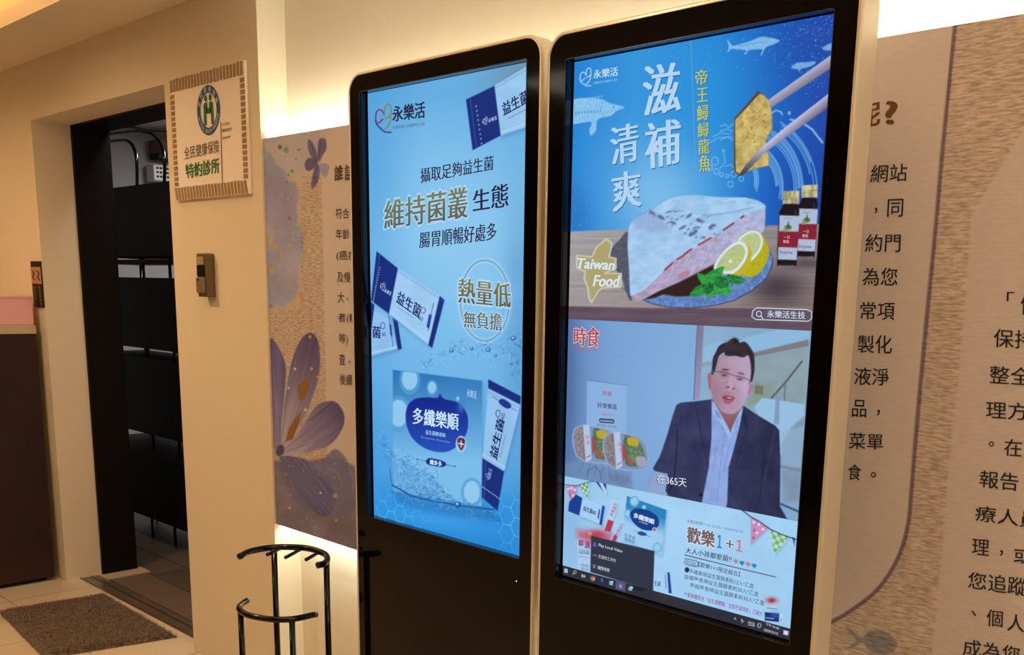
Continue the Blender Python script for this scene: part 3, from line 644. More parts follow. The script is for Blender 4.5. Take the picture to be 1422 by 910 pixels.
for s, TL, TR, BL, BR in (('網站', (1210.7, 229.2), (1260, 226.8), (1208, 254), (1259.3, 251.4)), ('同', (1233.2, 276.7), (1254.7, 276), (1232, 301.5), None), ('約門', (1203, 325.3), (1251, 324.6), (1201, 350), (1250, 350)),
        ('為您', (1199, 372), (1246.6, 372), (1197, 396.5), (1246, 397)), ('常項', (1195.6, 419.5), (1243, 419.5), (1194, 443.5), (1242, 444.5)), ('製化', (1191.4, 465.5), (1238.5, 465.5), (1190.7, 490), (1238.5, 491.6)),
        ('液淨', (1187, 510), (1235, 512), (1186, 534.5), (1234, 536)), ('品', (1184, 555), (1203.7, 556), (1183, 579), None), ('菜單', (1179.8, 600.5), (1226.5, 603), (1178.7, 623.5), (1226, 625)), ('食', (1178, 644.5), (1196.5, 645.5), (1177, 666.5), None),
        ('，', (1214.5, 288.5), (1218.3, 288.5), (1214.5, 296.5), None), ('，', (1218, 569), (1222, 569.2), (1217.7, 577), None), ('。', (1209.8, 655.5), (1216.5, 656), (1209.5, 663), None),
        ('「', (1398.5, 405.5), (1408.5, 405.6), (1398, 418.5), None), ('健', (1418, 408), (1446, 409), (1417, 437), None), ('保持', (1380.2, 456.5), (1437, 460), (1379.5, 482), None), ('整全', (1375, 507.5), (1432, 511), (1374, 532), None),
        ('理方', (1369.6, 556.7), (1427, 560), (1369, 581), None), ('。', (1373.3, 613), (1380.3, 613.6), (1373, 620), None), ('在', (1395, 609.3), (1419.5, 611), (1394, 633), None), ('報告', (1361, 653), (1414.6, 658), (1360, 677), (1414, 682.5)),
        ('療人員', (1354.9, 701.8), (1445, 712), (1354, 723.5), (1444, 735)), ('理', (1350.3, 748), (1374, 750.5), (1349.6, 770), None), ('，', (1388.6, 764), (1393, 764.5), (1388.4, 772), None), ('或', (1409, 758.8), (1434, 761.5), (1408, 782), None),
        ('您追蹤', (1345, 794), (1426, 803), (1344, 817), (1425, 829)), ('、', (1349, 848), (1355.5, 849), (1349, 855), None), ('個', (1370.3, 846), (1392.8, 848.4), (1369.6, 869.5), None), ('人', (1399.5, 852), (1423, 855), (1398.5, 876), None), ('成為您', (1338, 887), (1417, 899), (1336.5, 911), (1416, 924)),
        ('符合', (466, 289.5), (484.5, 289), (466.3, 304), None), ('年齡', (466, 318), (485, 318), (466.5, 332.5), None), ('(癌症', (467, 347.5), (495, 348), (467.3, 363), None), ('及慢', (467.9, 377.5), (486.5, 378), (468, 391.8), None),
        ('大', (469, 405.6), (478, 405.8), (469, 420.5), None), ('、', (481, 413), (483.6, 413.2), (481, 418), None), ('者(糖', (469, 434.5), (496, 436), (469, 449), None), ('等)', (470.3, 463.3), (483.5, 464), (470.3, 478.5), None),
        ('查', (470.7, 490.8), (479.8, 491.5), (470.7, 506.4), None), ('，', (484.3, 501), (486.2, 501.1), (484.3, 505.5), None), ('後續', (471.5, 519), (489, 520.5), (471.5, 534.5), None)):
    write(m, s, TL, TR, BL, 0, YTX, LT if TL[0] > 600 else .004, BR=BR, colored=False)
m.build('', m_ink, pan)
m = MB(); write(m, '?', (1231.5, 140.5), (1245, 141), (1231, 172), 0, YTX, .03, colored=False); write(m, '呢', (1192, 149), (1222, 141.5), (1191, 180), 0, YTX, .03, colored=False)
m.build('heading_lettering', m_brink, pan, label='brown heading characters')
m = MB(); write(m, '誰', (464.4, 230.4), (476, 229), (464.6, 251.5), 0, YTX, .03, colored=False); write(m, '該', (478.8, 229), (491, 227.5), (478.8, 251), 0, YTX, .03, colored=False)
m.build('heading_lettering', m_brink2, pan, label='brown heading characters')

# ================================================================== the two display kiosks
def kiosk(label, x0, x1, zt_, yf, depth, op):
    t = thing('advertising_kiosk', label, 'display kiosk', ((x0 + x1) / 2, yf + depth / 2, 0), 'advertising kiosks')
    zb_ = .03; yb = yf + depth; R_ = .052
    loops = [(.005, yb), (.0008, yb - .004), (0, yb - .008), (0, yf + .006), (.001, yf + .002), (.0035, yf)]
    L = [[(px_, y, pz) for px_, pz in rrect(x0, x1, zb_, zt_, R_, .012, ins)] for ins, y in loops]; n = len(L[0])
    m = MB(); v = [q for l in L for q in l]; f = [tuple(range(n - 1, -1, -1))]
    for a in range(len(L) - 1):
        for k in range(n): f.append((a * n + k, a * n + (k + 1) % n, (a + 1) * n + (k + 1) % n, (a + 1) * n + k))
    m.add(v, f); m.build('housing', m_silver, t, smooth=False)
    m = MB(); loops = [(.0036, yf), (.0075, yf - .0004), (.0085, yf + .0015), (.0085, yf + .004)]
    L = [[(px_, y, pz) for px_, pz in rrect(x0, x1, zb_, zt_, R_, .012, ins)] for ins, y in loops]; v = [q for l in L for q in l]; f = []
    for a in range(len(L) - 1):
        for k in range(n): f.append((a * n + k, a * n + (k + 1) % n, (a + 1) * n + (k + 1) % n, (a + 1) * n + k))
    m.add(v, f); m.build('front_rim', m_rim, t)
    # black glass front with the opening for the screen
    ox0, ox1, oz0, oz1 = op
    out = rrect(x0, x1, zb_, zt_, R_, .012, .0085); inn = rrect(ox0, ox1, oz0, oz1, .004, .006, 0, 3)
    bm = bmesh.new(); y = yf + .0012; off = wpos(t)
    va = [bm.verts.new((a - off.x, y - off.y, b)) for a, b in out]; vb = [bm.verts.new((a - off.x, y - off.y, b)) for a, b in inn]
    ed = [bm.edges.new((va[k], va[(k + 1) % len(va)])) for k in range(len(va))] + [bm.edges.new((vb[k], vb[(k + 1) % len(vb)])) for k in range(len(vb))]
    bmesh.ops.triangle_fill(bm, edges=ed, use_beauty=True); bmesh.ops.recalc_face_normals(bm, faces=bm.faces)
    if sum(fc.normal.y for fc in bm.faces) > 0: bmesh.ops.reverse_faces(bm, faces=bm.faces)
    r = bmesh.ops.extrude_face_region(bm, geom=list(bm.faces)); bmesh.ops.translate(bm, verts=[q for q in r['geom'] if isinstance(q, bmesh.types.BMVert)], vec=(0, .004, 0))
    bmesh.ops.recalc_face_normals(bm, faces=bm.faces)
    me = bpy.data.meshes.new('front_glass'); bm.to_mesh(me); bm.free(); me.materials.append(m_gloss)
    o = bpy.data.objects.new('front_glass', me); COL.objects.link(o); o.parent = t
    # walls of the recess and its thin bright edge
    m = MB(); a = rrect(ox0, ox1, oz0, oz1, .004, .006, 0, 3); b = rrect(ox0, ox1, oz0, oz1, .004, .006, -.0004, 3); k_ = len(a); yr = yf + .0245
    a = [(q[0], yf + .001, q[1]) for q in a]; b2 = [(q[0], yr, q[1]) for q in b]
    m.add(a + b2, [(k, (k + 1) % k_, (k + 1) % k_ + k_, k + k_) for k in range(k_)]); m.build('screen_recess', m_blackplastic2, t)
    m = MB(); c1 = rrect(ox0, ox1, oz0, oz1, .004, .006, -.0016, 3); c2 = rrect(ox0, ox1, oz0, oz1, .004, .006, 0, 3)
    m.add([(q[0], yf + .0008, q[1]) for q in c1] + [(q[0], yf + .0004, q[1]) for q in c2], [(k, (k + 1) % k_, (k + 1) % k_ + k_, k + k_) for k in range(k_)]); m.build('opening_edge', m_edge, t)
    m = MB(); m.box((x0 + .03, yf - .16, 0), (x1 - .03, yf + .15, .012)); m.box((x0 + .06, yf - .06, .012), (x1 - .06, yf + .10, .034)); m.build('base_plate', m_silver, t, bevel=.003)
    return t
m_blackplastic2 = mat('black_gloss_recess', (6, 6, 7), .16, spec=.5)
m_edge = mat('dark_chrome_edge', (70, 66, 62), .25, metal=.6)
K1 = kiosk('left kiosk with the pale blue probiotic powder advert on its tall screen', -2.362, -1.637, 2.007, 1.621, .056, (-2.309, -1.687, .832, 1.957))
K2 = kiosk('right kiosk with fish advert, video of a suited man and promotion on its tall screen', -1.600, -.877, 1.990, 1.597, .062, (-1.544, -.9295, .822, 1.9325))
m = MB(); m.tube([(-1.693, 1.6225, .776), (-1.693, 1.6195, .776)], .0035, 12); m.build('power_button', m_edge, K1)
m = MB(); m.tube([(-1.693, 1.6197, .776), (-1.693, 1.6188, .776)], .0016, 10); m.build('power_light', mat('led_dot', (240, 230, 200), .4, emit=(255, 240, 200), estr=1.2), K1)
# ================================================================== picture on the left kiosk
Y1 = 1.6435
sc = MB(); sc.box((-2.311, Y1 + .001, .8285), (-1.686, Y1 + .012, 1.9595)); sc1 = sc.build('screen', m_blackplastic, K1)
P1 = Pic(-2.3035, -1.6880, .8306, 1.9565, Y1, 300, 640)
Q = lambda x, y: None
def heart(cv, f, wd, cols):                       # outline heart with two lobes and two short strokes, as on the shop's logo
    a = [tuple(v)[:2] for v in smoothpath([(q[0], q[1], 0) for q in f([(152, 405), (154, 372), (166, 360), (178, 364), (187, 382)])], 4)]
    b = [tuple(v)[:2] for v in smoothpath([(q[0], q[1], 0) for q in f([(187, 382), (190, 350), (203, 336), (214, 352), (213, 395), (203, 425), (186, 441)])], 4)]
    c = [tuple(v)[:2] for v in smoothpath([(q[0], q[1], 0) for q in f([(152, 405), (158, 422), (174, 438), (190, 450), (214, 452)])], 4)]
    for q, k in ((a, 0), (b, 1), (c, 2), (f([(158, 416), (170, 410), (180, 398)]), 0), (f([(190, 396), (202, 392), (211, 382)]), 1)): cv.line(q, wd, cols[k], 1, .45)
L1 = Z(470, 30, 2.937)
P1.ramp([(0, (108, 172, 222)), (60, (112, 178, 226)), (130, (92, 168, 222)), (330, (134, 194, 236)), (440, (118, 184, 232)), (560, (104, 176, 228)), (650, (84, 164, 226)), (700, (42, 142, 220)), (790, (36, 132, 212))], P1.Y)
P1.glow(620, 300, 90, 150, (150, 206, 242), .55); P1.glow(520, 250, 40, 220, (70, 152, 216), .45); P1.glow(735, 560, 30, 200, (86, 150, 200), .6); P1.glow(512, 640, 40, 110, (60, 150, 222), .5)
P1.glow(735, 100, 60, 26, (112, 140, 160), .8, -.25); P1.glow(640, 610, 60, 90, (126, 190, 236), .5); P1.glow(720, 420, 20, 130, (88, 150, 204), .5); P1.glow(610, 450, 60, 40, (122, 190, 236), .5)
heart(P1, L1, 1.9, ((134, 40, 76), (122, 138, 70), (34, 50, 124)))
def sachet(P, navy, body, end=None, c=(150, 196, 238), nv=(24, 46, 122)):
    P.poly([(x + 2, y + 4) for x, y in body], (70, 120, 180), .45, 3.5)
    def shade(x, y): return np.array(c, float) + ((fbm(x * .06, y * .06, 71)[:, None]) - .5) * 16
    P.poly(body, shade, 1, .8)
    e = np.array(body, float)
    P.line([e[0] * .95 + e[3] * .05, e[1] * .95 + e[2] * .05], 2.2, (120, 172, 224), .7); P.line([e[0] * .06 + e[3] * .94, e[1] * .06 + e[2] * .94], 2.2, (172, 212, 246), .8)
    P.poly(navy, nv, 1, .8)
    n = np.array(navy, float); P.line([n[0] * .86 + n[1] * .14, n[3] * .86 + n[2] * .14], .8, (84, 116, 190), .7)
    if end is not None: P.poly(end, nv, 1, .8)
sachet(P1, L1([(520, 318), (636, 262), (662, 465), (547, 525)]), [(686.5, 119.2), (745, 84), (745, 172), (695.4, 188.3)], None, (150, 196, 236))
for k in range(9): P1.ell(*L1([(562 + k * 2.7, 345 + k * 19)])[0], .9, .9, (190, 206, 238), .9, .5)
heart(P1, lambda pts: [(673.5 + (x - 183) * .095, 168 + (y - 395) * .085 - (x - 183) * .02) for x, y in pts], .6, ((220, 230, 250),) * 3)
L2 = Z(490, 320, 3.793)
sachet(P1, [(500, 405), (520, 424), (512, 486), (500, 486)], L2([(60, 372), (192, 455), (235, 625), (60, 672)]), L2([(210, 462), (236, 478), (258, 625), (237, 630)]), (140, 190, 236))
sachet(P1, L2([(125, 110), (237, 200), (190, 440), (95, 370)]), L2([(237, 200), (458, 345), (400, 605), (190, 440)]), L2([(458, 345), (483, 368), (418, 620), (397, 605)]), (158, 202, 242))
for k in range(14): P1.ell(*L2([(142 - k * 2.7, 195 + k * 13.5)])[0], .7, .7, (200, 214, 242), .9, .4)
heart(P1, lambda pts: [(531.5 + (x - 183) * .10, 398 + (y - 395) * .10 + (x - 183) * .035) for x, y in pts], .6, ((210, 222, 246),) * 3)
P1.ell(*L2([(370, 422)])[0], 3.2, 3.8, (52, 66, 136), 1, .5, 0, .9); P1.ell(*L2([(157, 503)])[0], 2.8, 4.6, (48, 62, 134), 1, .5, 0, .9)
for s in ([(424, 385), (396, 530)], [(188, 445), (212, 612)]): P1.line(L2(s), .7, (44, 60, 140), .9)
P1.poly(L2([(402, 440), (415, 448), (402, 520), (388, 508)]), (40, 60, 150), 1, .6); P1.poly(L2([(192, 490), (203, 500), (208, 560), (198, 552)]), (40, 60, 150), 1, .6)
# ring with glow around the low calorie words
P1.ell(673.2, 417.5, 34, 56, (196, 232, 252), .55, 3, 0, 5); P1.ell(673.2, 417.5, 34, 56, (78, 92, 92), .9, .5, 0, 1.1)
P1.glow(675, 408, 42, 22, (170, 218, 248), .45); P1.glow(672, 446, 34, 14, (170, 218, 248), .4)
# splashes of water
def splash(P, x0, y0, x1, y1, band, seed, n, dark=(30, 92, 150), lite=(190, 226, 250)):
    rs = random.Random(seed)
    for k in range(n):
        t = rs.random(); bx_ = x0 + (x1 - x0) * t; by = y0 + (y1 - y0) * t + rs.gauss(0, band); ang = rs.gauss(math.atan2(y1 - y0, x1 - x0), .7); ln = rs.uniform(1.5, 7)
        P.line([(bx_, by), (bx_ + math.cos(ang) * ln * .6, by + math.sin(ang) * ln * .6 + rs.uniform(-.8, .8)), (bx_ + math.cos(ang) * ln, by + math.sin(ang) * ln)], rs.uniform(.2, .7), dark if rs.random() < .66 else lite, rs.uniform(.2, .6), .6)
splash(P1, 585, 510, 640, 482, 6, 1, 80); splash(P1, 640, 482, 700, 490, 5, 2, 70); splash(P1, 700, 484, 722, 512, 7, 3, 60); splash(P1, 708, 470, 724, 480, 4, 4, 40, (24, 60, 110))
for x, y, r in ((627, 487, 3), (655, 484, 2.5), (678, 486, 3.6), (688, 494, 2.4), (713, 470, 3.5), (709, 506, 1.6), (711, 520, 1.4), (718, 503, 2)): P1.ell(x, y, r, r * .9, (44, 84, 150), .75, .8); P1.ell(x - .5, y - .6, r * .4, r * .4, (180, 222, 250), .9, .5)
# the flat box
L3 = Z(490, 490, 2.936); box = [(545.5, 513.8), (669.5, 529), (668.5, 703), (545.5, 682)]
P1.poly([(x + 3, y + 3) for x, y in box], (64, 130, 196), .4, 4)
def bxc(x, y): t = np.clip((y - 520) / 120, 0, 1)[:, None]; return np.array((46, 120, 184)) * (1 - t) + np.array((122, 188, 234)) * t
P1.poly(box, bxc, 1, .7)
for x, y, r in ((232, 110, 45), (323, 145, 24), (186, 250, 55), (485, 572, 46), (402, 222, 10), (428, 190, 8), (320, 220, 6)):
    cx_, cy_ = L3([(x, y)])[0]; k = r / 2.936
    i0 = P1.C.copy(); P1.ell(cx_, cy_, k * .95, k * 1.35, (84, 158, 212), .8, .8); P1.ell(cx_, cy_ - 1, k * .7, k * 1.0, (150, 204, 240), .9, .8)
    outp = (P1.X < 545.5) | (P1.Y < 513.8 + (P1.X - 545.5) * .1226) | (P1.X > 669); P1.C[outp] = i0[outp]
P1.curve(L3([(355, 168), (372, 188), (430, 205), (465, 250), (468, 310), (445, 360), (400, 398), (350, 406), (290, 388), (240, 345), (217, 285), (220, 225), (250, 190), (300, 182), (345, 184)]), lambda x, y: np.array((22, 42, 140)) + np.clip((y - 560) / 70, 0, 1)[:, None] * np.array((18, 40, 50)), 1, .8)
P1.glow(640, 566, 5, 7, (60, 120, 200), .8)
P1.ell(640.2, 617, 7.4, 11.5, (150, 208, 244), 1, .7); P1.curve([(635.5, 610), (640.5, 608), (645.5, 611), (645, 619), (640.4, 626), (635.8, 618)], (112, 34, 52), 1, .6); P1.line([(640.4, 612.5), (640.4, 621)], 1.6, (190, 226, 250), 1, .4); P1.line([(637.2, 616), (643.8, 617.2)], 1.8, (190, 226, 250), 1, .4)
P1.line(L3([(262, 435), (415, 464)]), .8, (40, 80, 150), .9, .4); P1.curve(L3([(298, 445), (312, 430), (362, 440), (380, 452), (366, 466), (312, 458)]), (24, 46, 136), 1, .6); P1.ell(*L3([(262, 435)])[0], 1.1, 1.1, (40, 80, 150), 1, .5); P1.ell(*L3([(415, 464)])[0], 1.1, 1.1, (40, 80, 150), 1, .5)
# upright sachet at the right
sachet(P1, [(670, 636.5), (700, 655), (691, 709.7), (669, 691)], [(678, 539.4), (722.6, 562.2), (700, 655), (670, 636.5)], [(678, 526.8), (723.3, 550.6), (722.6, 562.2), (678, 539.4)], (146, 192, 234))
P1.line(L3([(570, 180), (668, 238)]), .7, (44, 60, 140), .9, .4); P1.curve(L3([(596, 195), (612, 188), (640, 206), (645, 222), (628, 228), (600, 210)]), (34, 52, 142), 1, .6)
P1.ell(*L3([(592, 248)])[0], 3.0, 4.6, (48, 60, 134), 1, .5, 0, .9)
for k in range(9): P1.ell(*L3([(530 + k * 8.2, 548 + k * 5.8)])[0], .8, .9, (196, 214, 244), .9, .4)
heart(P1, lambda pts: [(678 + (y - 395) * .06, 662 - (x - 183) * .13) for x, y in pts], .6, ((150, 180, 230),) * 3)
# bowl of splashing water over the foot of the box
for k in range(5): P1.curve(L3([(160, 545 + k * 6), (260, 590 + k * 6), (430, 622 + k * 4), (560, 640), (600, 690), (500, 668 + k * 3), (330, 645 + k * 5), (200, 600 + k * 6)]), (40, 110, 180), .16, 2.5)
P1.curve(L3([(100, 345), (140, 395), (200, 430), (260, 470), (330, 510), (400, 590), (430, 620), (330, 606), (240, 585), (160, 540), (148, 470)]), (76, 150, 214), .45, 2)
splash(P1, 527, 610, 560, 650, 6, 11, 110); splash(P1, 556, 640, 600, 665, 7, 12, 170); splash(P1, 560, 665, 632, 698, 6, 13, 200); splash(P1, 548, 676, 636, 704, 3, 14, 120, (16, 66, 124)); splash(P1, 600, 664, 636, 700, 3, 15, 60)
P1.line(L3([(160, 540), (240, 585), (330, 606), (430, 622), (500, 632), (575, 640)]), 1.8, (18, 62, 116), .85, .8); P1.line(L3([(150, 470), (155, 520), (170, 550)]), .9, (34, 90, 150), .8, .6)
P1.ell(636, 701, 4.4, 4.4, (30, 82, 140), .9, .7); P1.ell(635, 700, 2, 2, (150, 206, 244), .9, .5)
splash(P1, 640, 702, 690, 716, 5, 16, 90); splash(P1, 545, 690, 690, 722, 5, 17, 120, (40, 120, 190), (120, 196, 246)); splash(P1, 607, 650, 608, 690, 1.5, 18, 26)
P1.glow(600, 722, 70, 12, (70, 166, 236), .5, .18)
# honeycomb lines
def honey(P, cx_, cy_, rx, ry, size):
    i = P.near(cx_ - rx, cy_ - ry, cx_ + rx, cy_ + ry); X = (P.P[i, 0]) / size; Zc = P.P[i, 2] / size
    q = X; r_ = Zc / math.sqrt(3) * 2 / 1.0; best = np.full(len(i), 9.); sec = np.full(len(i), 9.)
    a = np.floor(X / 1.5)
    for da in (-1, 0, 1, 2):
        for db in (-1, 0, 1, 2):
            A = a + da; cz = math.sqrt(3); B = np.floor((Zc - (A % 2) * cz / 2) / cz) + db
            d = np.hypot(X - A * 1.5, Zc - B * cz - (A % 2) * cz / 2); sec = np.minimum(sec, np.maximum(d, best)); best = np.minimum(best, d)
    e = np.clip(1 - (sec - best) / .13, 0, 1) * np.clip(1.3 - np.hypot((P.X[i] - cx_) / rx, (P.Y[i] - cy_) / ry) * 1.35, 0, 1)
    P.mix(i, e * .85, (128, 204, 246))
honey(P1, 545, 720, 62, 50, .026); honey(P1, 712, 722, 34, 58, .026)
P1.build('lit_picture', m_disp, sc1)
T1 = Letters('package_lettering', ('logo_lettering', 540, 130, 595, 180), ('headline_lettering', 530, 205, 712, 350), ('badge_lettering', 630, 360, 715, 470), ('box_lettering', 560, 530, 669, 660), ('upright_sachet_lettering', 669, 520, 730, 715), ('corner_sachet_lettering', 640, 110, 740, 190)); YT = Y1 - .0007; N1 = (38, 34, 66); NV = (34, 48, 128); WH = (196, 226, 250); GO, GO2 = (112, 112, 70), (84, 84, 74)
write(T1, '永樂活', (545, 148), (590, 141), (545.4, 169), N1, YT, .03, BR=(590, 163.5)); write(T1, 'FOREVER CHEERFUL LIFE', (545.6, 175.5), (590, 169.6), (545.6, 179.6), (96, 60, 110), YT, .01)
write(T1, '益生菌', (696.5, 143.5), (732, 124), (699.5, 161.5), (26, 40, 96), YT, .03); write(T1, 'Enzyme Powder', (705.5, 163), (733, 149), (706.3, 166.5), (60, 80, 130), YT, .0); write(T1, '永樂活', (678, 165), (689.5, 160.5), (678.4, 170.5), WH, YT, .0)
write(T1, '攝取足夠益生菌', (584, 234.3), (685.2, 215.6), (584.4, 254.7), N1, YT, .018, BR=(685, 236))
write(T1, '維持菌叢', (533, 278.5), (649.8, 257.4), (533, 320), (172, 212, 242), YT + .0002, .05, BR=(649.8, 303)); write(T1, '維持菌叢', (534, 279.5), (649, 258.4), (534, 319), (122, 128, 84), YT, .022, BR=(649, 302), grad=(92, 96, 84))
write(T1, '生態', (657, 265), (705.5, 253), (657, 294), N1, YT, .022, BR=(705.5, 287)); write(T1, '腸胃順暢好處多', (583, 322.8), (689.6, 308.5), (582.4, 345), N1, YT, .018, BR=(689, 333))
write(T1, '熱量低', (635.6, 385.2), (710, 393.7), (635.6, 421.3), (176, 216, 246), YT + .0002, .05, BR=(709.6, 429)); write(T1, '熱量低', (636.6, 386), (709.2, 394.5), (636.6, 420.5), (136, 126, 66), YT, .025, BR=(709, 428), grad=(96, 88, 60))
write(T1, '無負擔', (643, 431.5), (697.6, 435), (643, 455), (172, 214, 246), YT + .0002, .05, BR=(697.6, 460.5)); write(T1, '無負擔', (643.8, 432), (697, 435.5), (643.8, 454.5), (120, 112, 66), YT, .015, BR=(697, 460), grad=(92, 88, 66))
write(T1, '益生菌', (553.8, 403), (585.5, 425), (549.8, 420), (30, 42, 112), YT, .03, BR=(582, 443)); write(T1, 'Enzyme Powder', (552.5, 425), (575, 441), (551.8, 428), (90, 120, 170), YT, 0); write(T1, '永樂活', (535, 400.5), (544, 405.5), (533.5, 406), WH, YT, 0); write(T1, '60', (583, 438.5), (588, 441), (581.8, 444), (40, 56, 120), YT, .01)
write(T1, '菌', (517.3, 452.5), (528.4, 454), (517.3, 469), (30, 42, 112), YT, .03); write(T1, '60', (530.5, 461), (535.5, 461.5), (530.5, 467), (40, 56, 120), YT, .01)
write(T1, '永樂活', (648.5, 540), (661.5, 543.5), (648.5, 551), (176, 214, 246), YT, .01)
write(T1, '多纖樂順', (573.4, 566), (636.8, 574.5), (573.4, 589), (200, 228, 250), YT, .027, BR=(636.5, 598.5)); write(T1, '益生菌酵素粉', (591, 597), (618.6, 602), (591, 603), (176, 210, 244), YT, .015); write(T1, 'Enzyme Powder', (585, 605.5), (626, 613), (585, 609.5), (120, 160, 220), YT, 0)
write(T1, '纖多多', (597, 638.2), (613.5, 641.4), (597, 645), (206, 230, 250), YT, .03)
write(T1, '益生菌', (679.3, 632), (690.5, 580), (690, 640), (28, 40, 100), YT, .035, BR=(701, 585)); write(T1, 'Enzyme Powder', (693.5, 634), (700.5, 603), (696.5, 635.6), (90, 110, 160), YT, 0); write(T1, '60', (694.5, 582), (697.5, 573.5), (699, 584), (48, 60, 134), YT, .01); write(T1, '永樂活', (675.5, 664), (679, 650), (680.5, 666), (140, 170, 226), YT, .0)
heart_pts = [(652, 545), (655, 540), (652, 536)]
T1.build('screen_lettering', m_disp, sc1)

# ================================================================== pictures on the right kiosk
Y2 = 1.6195
sc = MB(); sc.box((-1.546, Y2 + .001, .8185), (-.9285, Y2 + .012, 1.9345)); sc2 = sc.build('screen', m_blackplastic, K2)
def zat(x, y): return at_y([(x, y)], Y2)[0][2]
SZT, SZB = 1.9310, .8245
SXA, SXB = -1.5405, -.9305
zA = (zat(789, 444) + zat(1126, 458)) / 2; zB = (zat(783, 661.4) + zat(1105.7, 722.9)) / 2; zC = (zat(781.4, 785.7) + zat(1095.7, 872.9)) / 2
zC2 = zC
NX = 360
# ---- advert with the fish fillet
A = Pic(SXA, SXB, zA, SZT, Y2, NX, 350)
tx = np.clip((A.X - 790) / 365, 0, 1); A.C = np.stack([np.interp(tx, [0, .25, .55, .8, 1], c) for c in ((34, 54, 40, 30, 34), (130, 146, 136, 92, 70), (212, 218, 214, 186, 166))], 1)
A.glow(915, 270, 75, 80, (150, 200, 236), .75); A.glow(985, 140, 90, 90, (36, 150, 220), .45); A.glow(830, 230, 40, 60, (70, 150, 220), .35); A.glow(1150, 60, 60, 60, (34, 78, 170), .6); A.glow(1120, 270, 40, 60, (20, 70, 160), .5)
A.glow(800, 300, 20, 40, (40, 110, 190), .6); A.glow(870, 60, 60, 30, (60, 156, 220), .4)
def fishc(x, y): return np.array((150, 202, 238)) + (vnoise(x * .5, y * .5, 3)[:, None] - .5) * 20
Q1 = Z(1000, 40, 4.135); Q0 = Z(770, 0, 3.307); Q2 = Z(770, 230, 3.468)
A.curve(Q1([(40, 62), (62, 88), (75, 98), (120, 86), (180, 68), (235, 46), (290, 52), (343, 68), (300, 92), (262, 108), (240, 150), (232, 148), (240, 118), (165, 124), (150, 146), (138, 142), (148, 124), (80, 116), (62, 118), (42, 134), (50, 104)]), fishc, .8, .8)
for k in range(16): A.ell(*Q1([(110 + k * 10.5, 100 - k * 2)])[0], .5, 1.3, (60, 130, 190), .6, .5)
A.curve(Q1([(408, 224), (440, 196), (490, 192), (545, 188), (540, 206), (500, 222), (462, 232), (456, 250), (446, 234)]), fishc, .7, .8)
A.curve(Q1([(588, 112), (620, 88), (660, 84), (660, 120), (610, 124)]), fishc, .7, .8)
A.curve(Q0([(60, 480), (92, 456), (150, 450), (215, 455), (260, 476), (320, 492), (285, 510), (258, 532), (200, 548), (190, 600), (168, 622), (160, 596), (168, 560), (92, 570), (60, 568)]), fishc, .85, .9)
for k in range(9): A.ell(*Q0([(98 + k * 14, 520 - k * 1.4)])[0], .8, 2.0, (50, 120, 190), .7, .5); A.ell(*Q0([(98 + k * 15, 462 - k * 2.5)])[0], 1.2, 1.2, (150, 204, 240), .8, .6)
A.ell(*Q0([(272, 492)])[0], 1.1, 1.1, (50, 110, 180), .9, .5); A.line(Q0([(222, 470), (212, 505), (230, 538)]), .6, (80, 150, 206), .8, .4)
rs = random.Random(5)
for k in range(330):
    x, y = 1160 - abs(rs.gauss(0, 62)), 20 + abs(rs.gauss(0, 60)); A.ell(x, y, rs.uniform(.3, .8), rs.uniform(.3, .8), (150, 200, 240), rs.uniform(.3, .8), .5)
for k in range(120):
    x, y = rs.uniform(930, 1010), rs.uniform(60, 120); A.ell(x, y, .5, .5, (120, 190, 236), rs.uniform(.2, .6), .5)
for k in range(70): A.ell(rs.gauss(806, 12), rs.gauss(290, 24), .5, .5, (170, 180, 160), rs.uniform(.3, .7), .4)
# brushed wave
for cx_, cy_, R0, a0, a1, n in ((1040, 260, 46, -75, 20, 5), (1046, 262, 70, -70, 10, 6), (1052, 268, 92, -68, -5, 4), (1025, 250, 28, -80, 30, 3)):
    for k in range(n):
        r = R0 + k * 3.0 + rs.uniform(-1, 1); b0, b1 = a0 + rs.uniform(-4, 14), a1 + rs.uniform(-25, 5)
        A.line([(cx_ + r * .82 * math.cos(math.radians(b0 + (b1 - b0) * q / 14)), cy_ + r * 1.05 * math.sin(math.radians(b0 + (b1 - b0) * q / 14))) for q in range(15)], rs.uniform(.7, 2.2), (120, 182, 232), .85, .7)
A.line([(1098, 166), (1114, 170), (1128, 180), (1142, 198)], 2.6, (140, 196, 238), .9, .7); A.line(Q1([(290, 490), (320, 468), (350, 478), (358, 494)]), 1.6, (150, 204, 240), .9, .6); A.ell(*Q1([(397, 484)])[0], 2, 2.4, (140, 196, 238), .9, .6)
for ln in ([(0, 560), (30, 550), (50, 568), (78, 545)], [(0, 590), (40, 575), (70, 590)], [(0, 640), (40, 620), (78, 640)], [(20, 715), (30, 770), (0, 800)], [(30, 790), (60, 780), (84, 800)], [(-40, 620), (0, 600), (60, 605)], [(-60, 655), (-10, 625), (70, 622)]): A.line(Q1(ln), 1.0, (140, 200, 240), .85, .6)
for x, y, r in ((8, 838, 10), (42, 845, 9), (78, 835, 14), (122, 862, 12), (60, 893, 15), (20, 700, 6), (-30, 760, 20), (-60, 800, 16), (-20, 820, 14)): A.ell(*Q1([(x, y)])[0], r / 4.1, r / 3.6, (150, 206, 242), .9, .5, 0, .9)
A.line([(959.6, 57.5), (966, 245)], 1.0, (120, 160, 180), .85, .4)
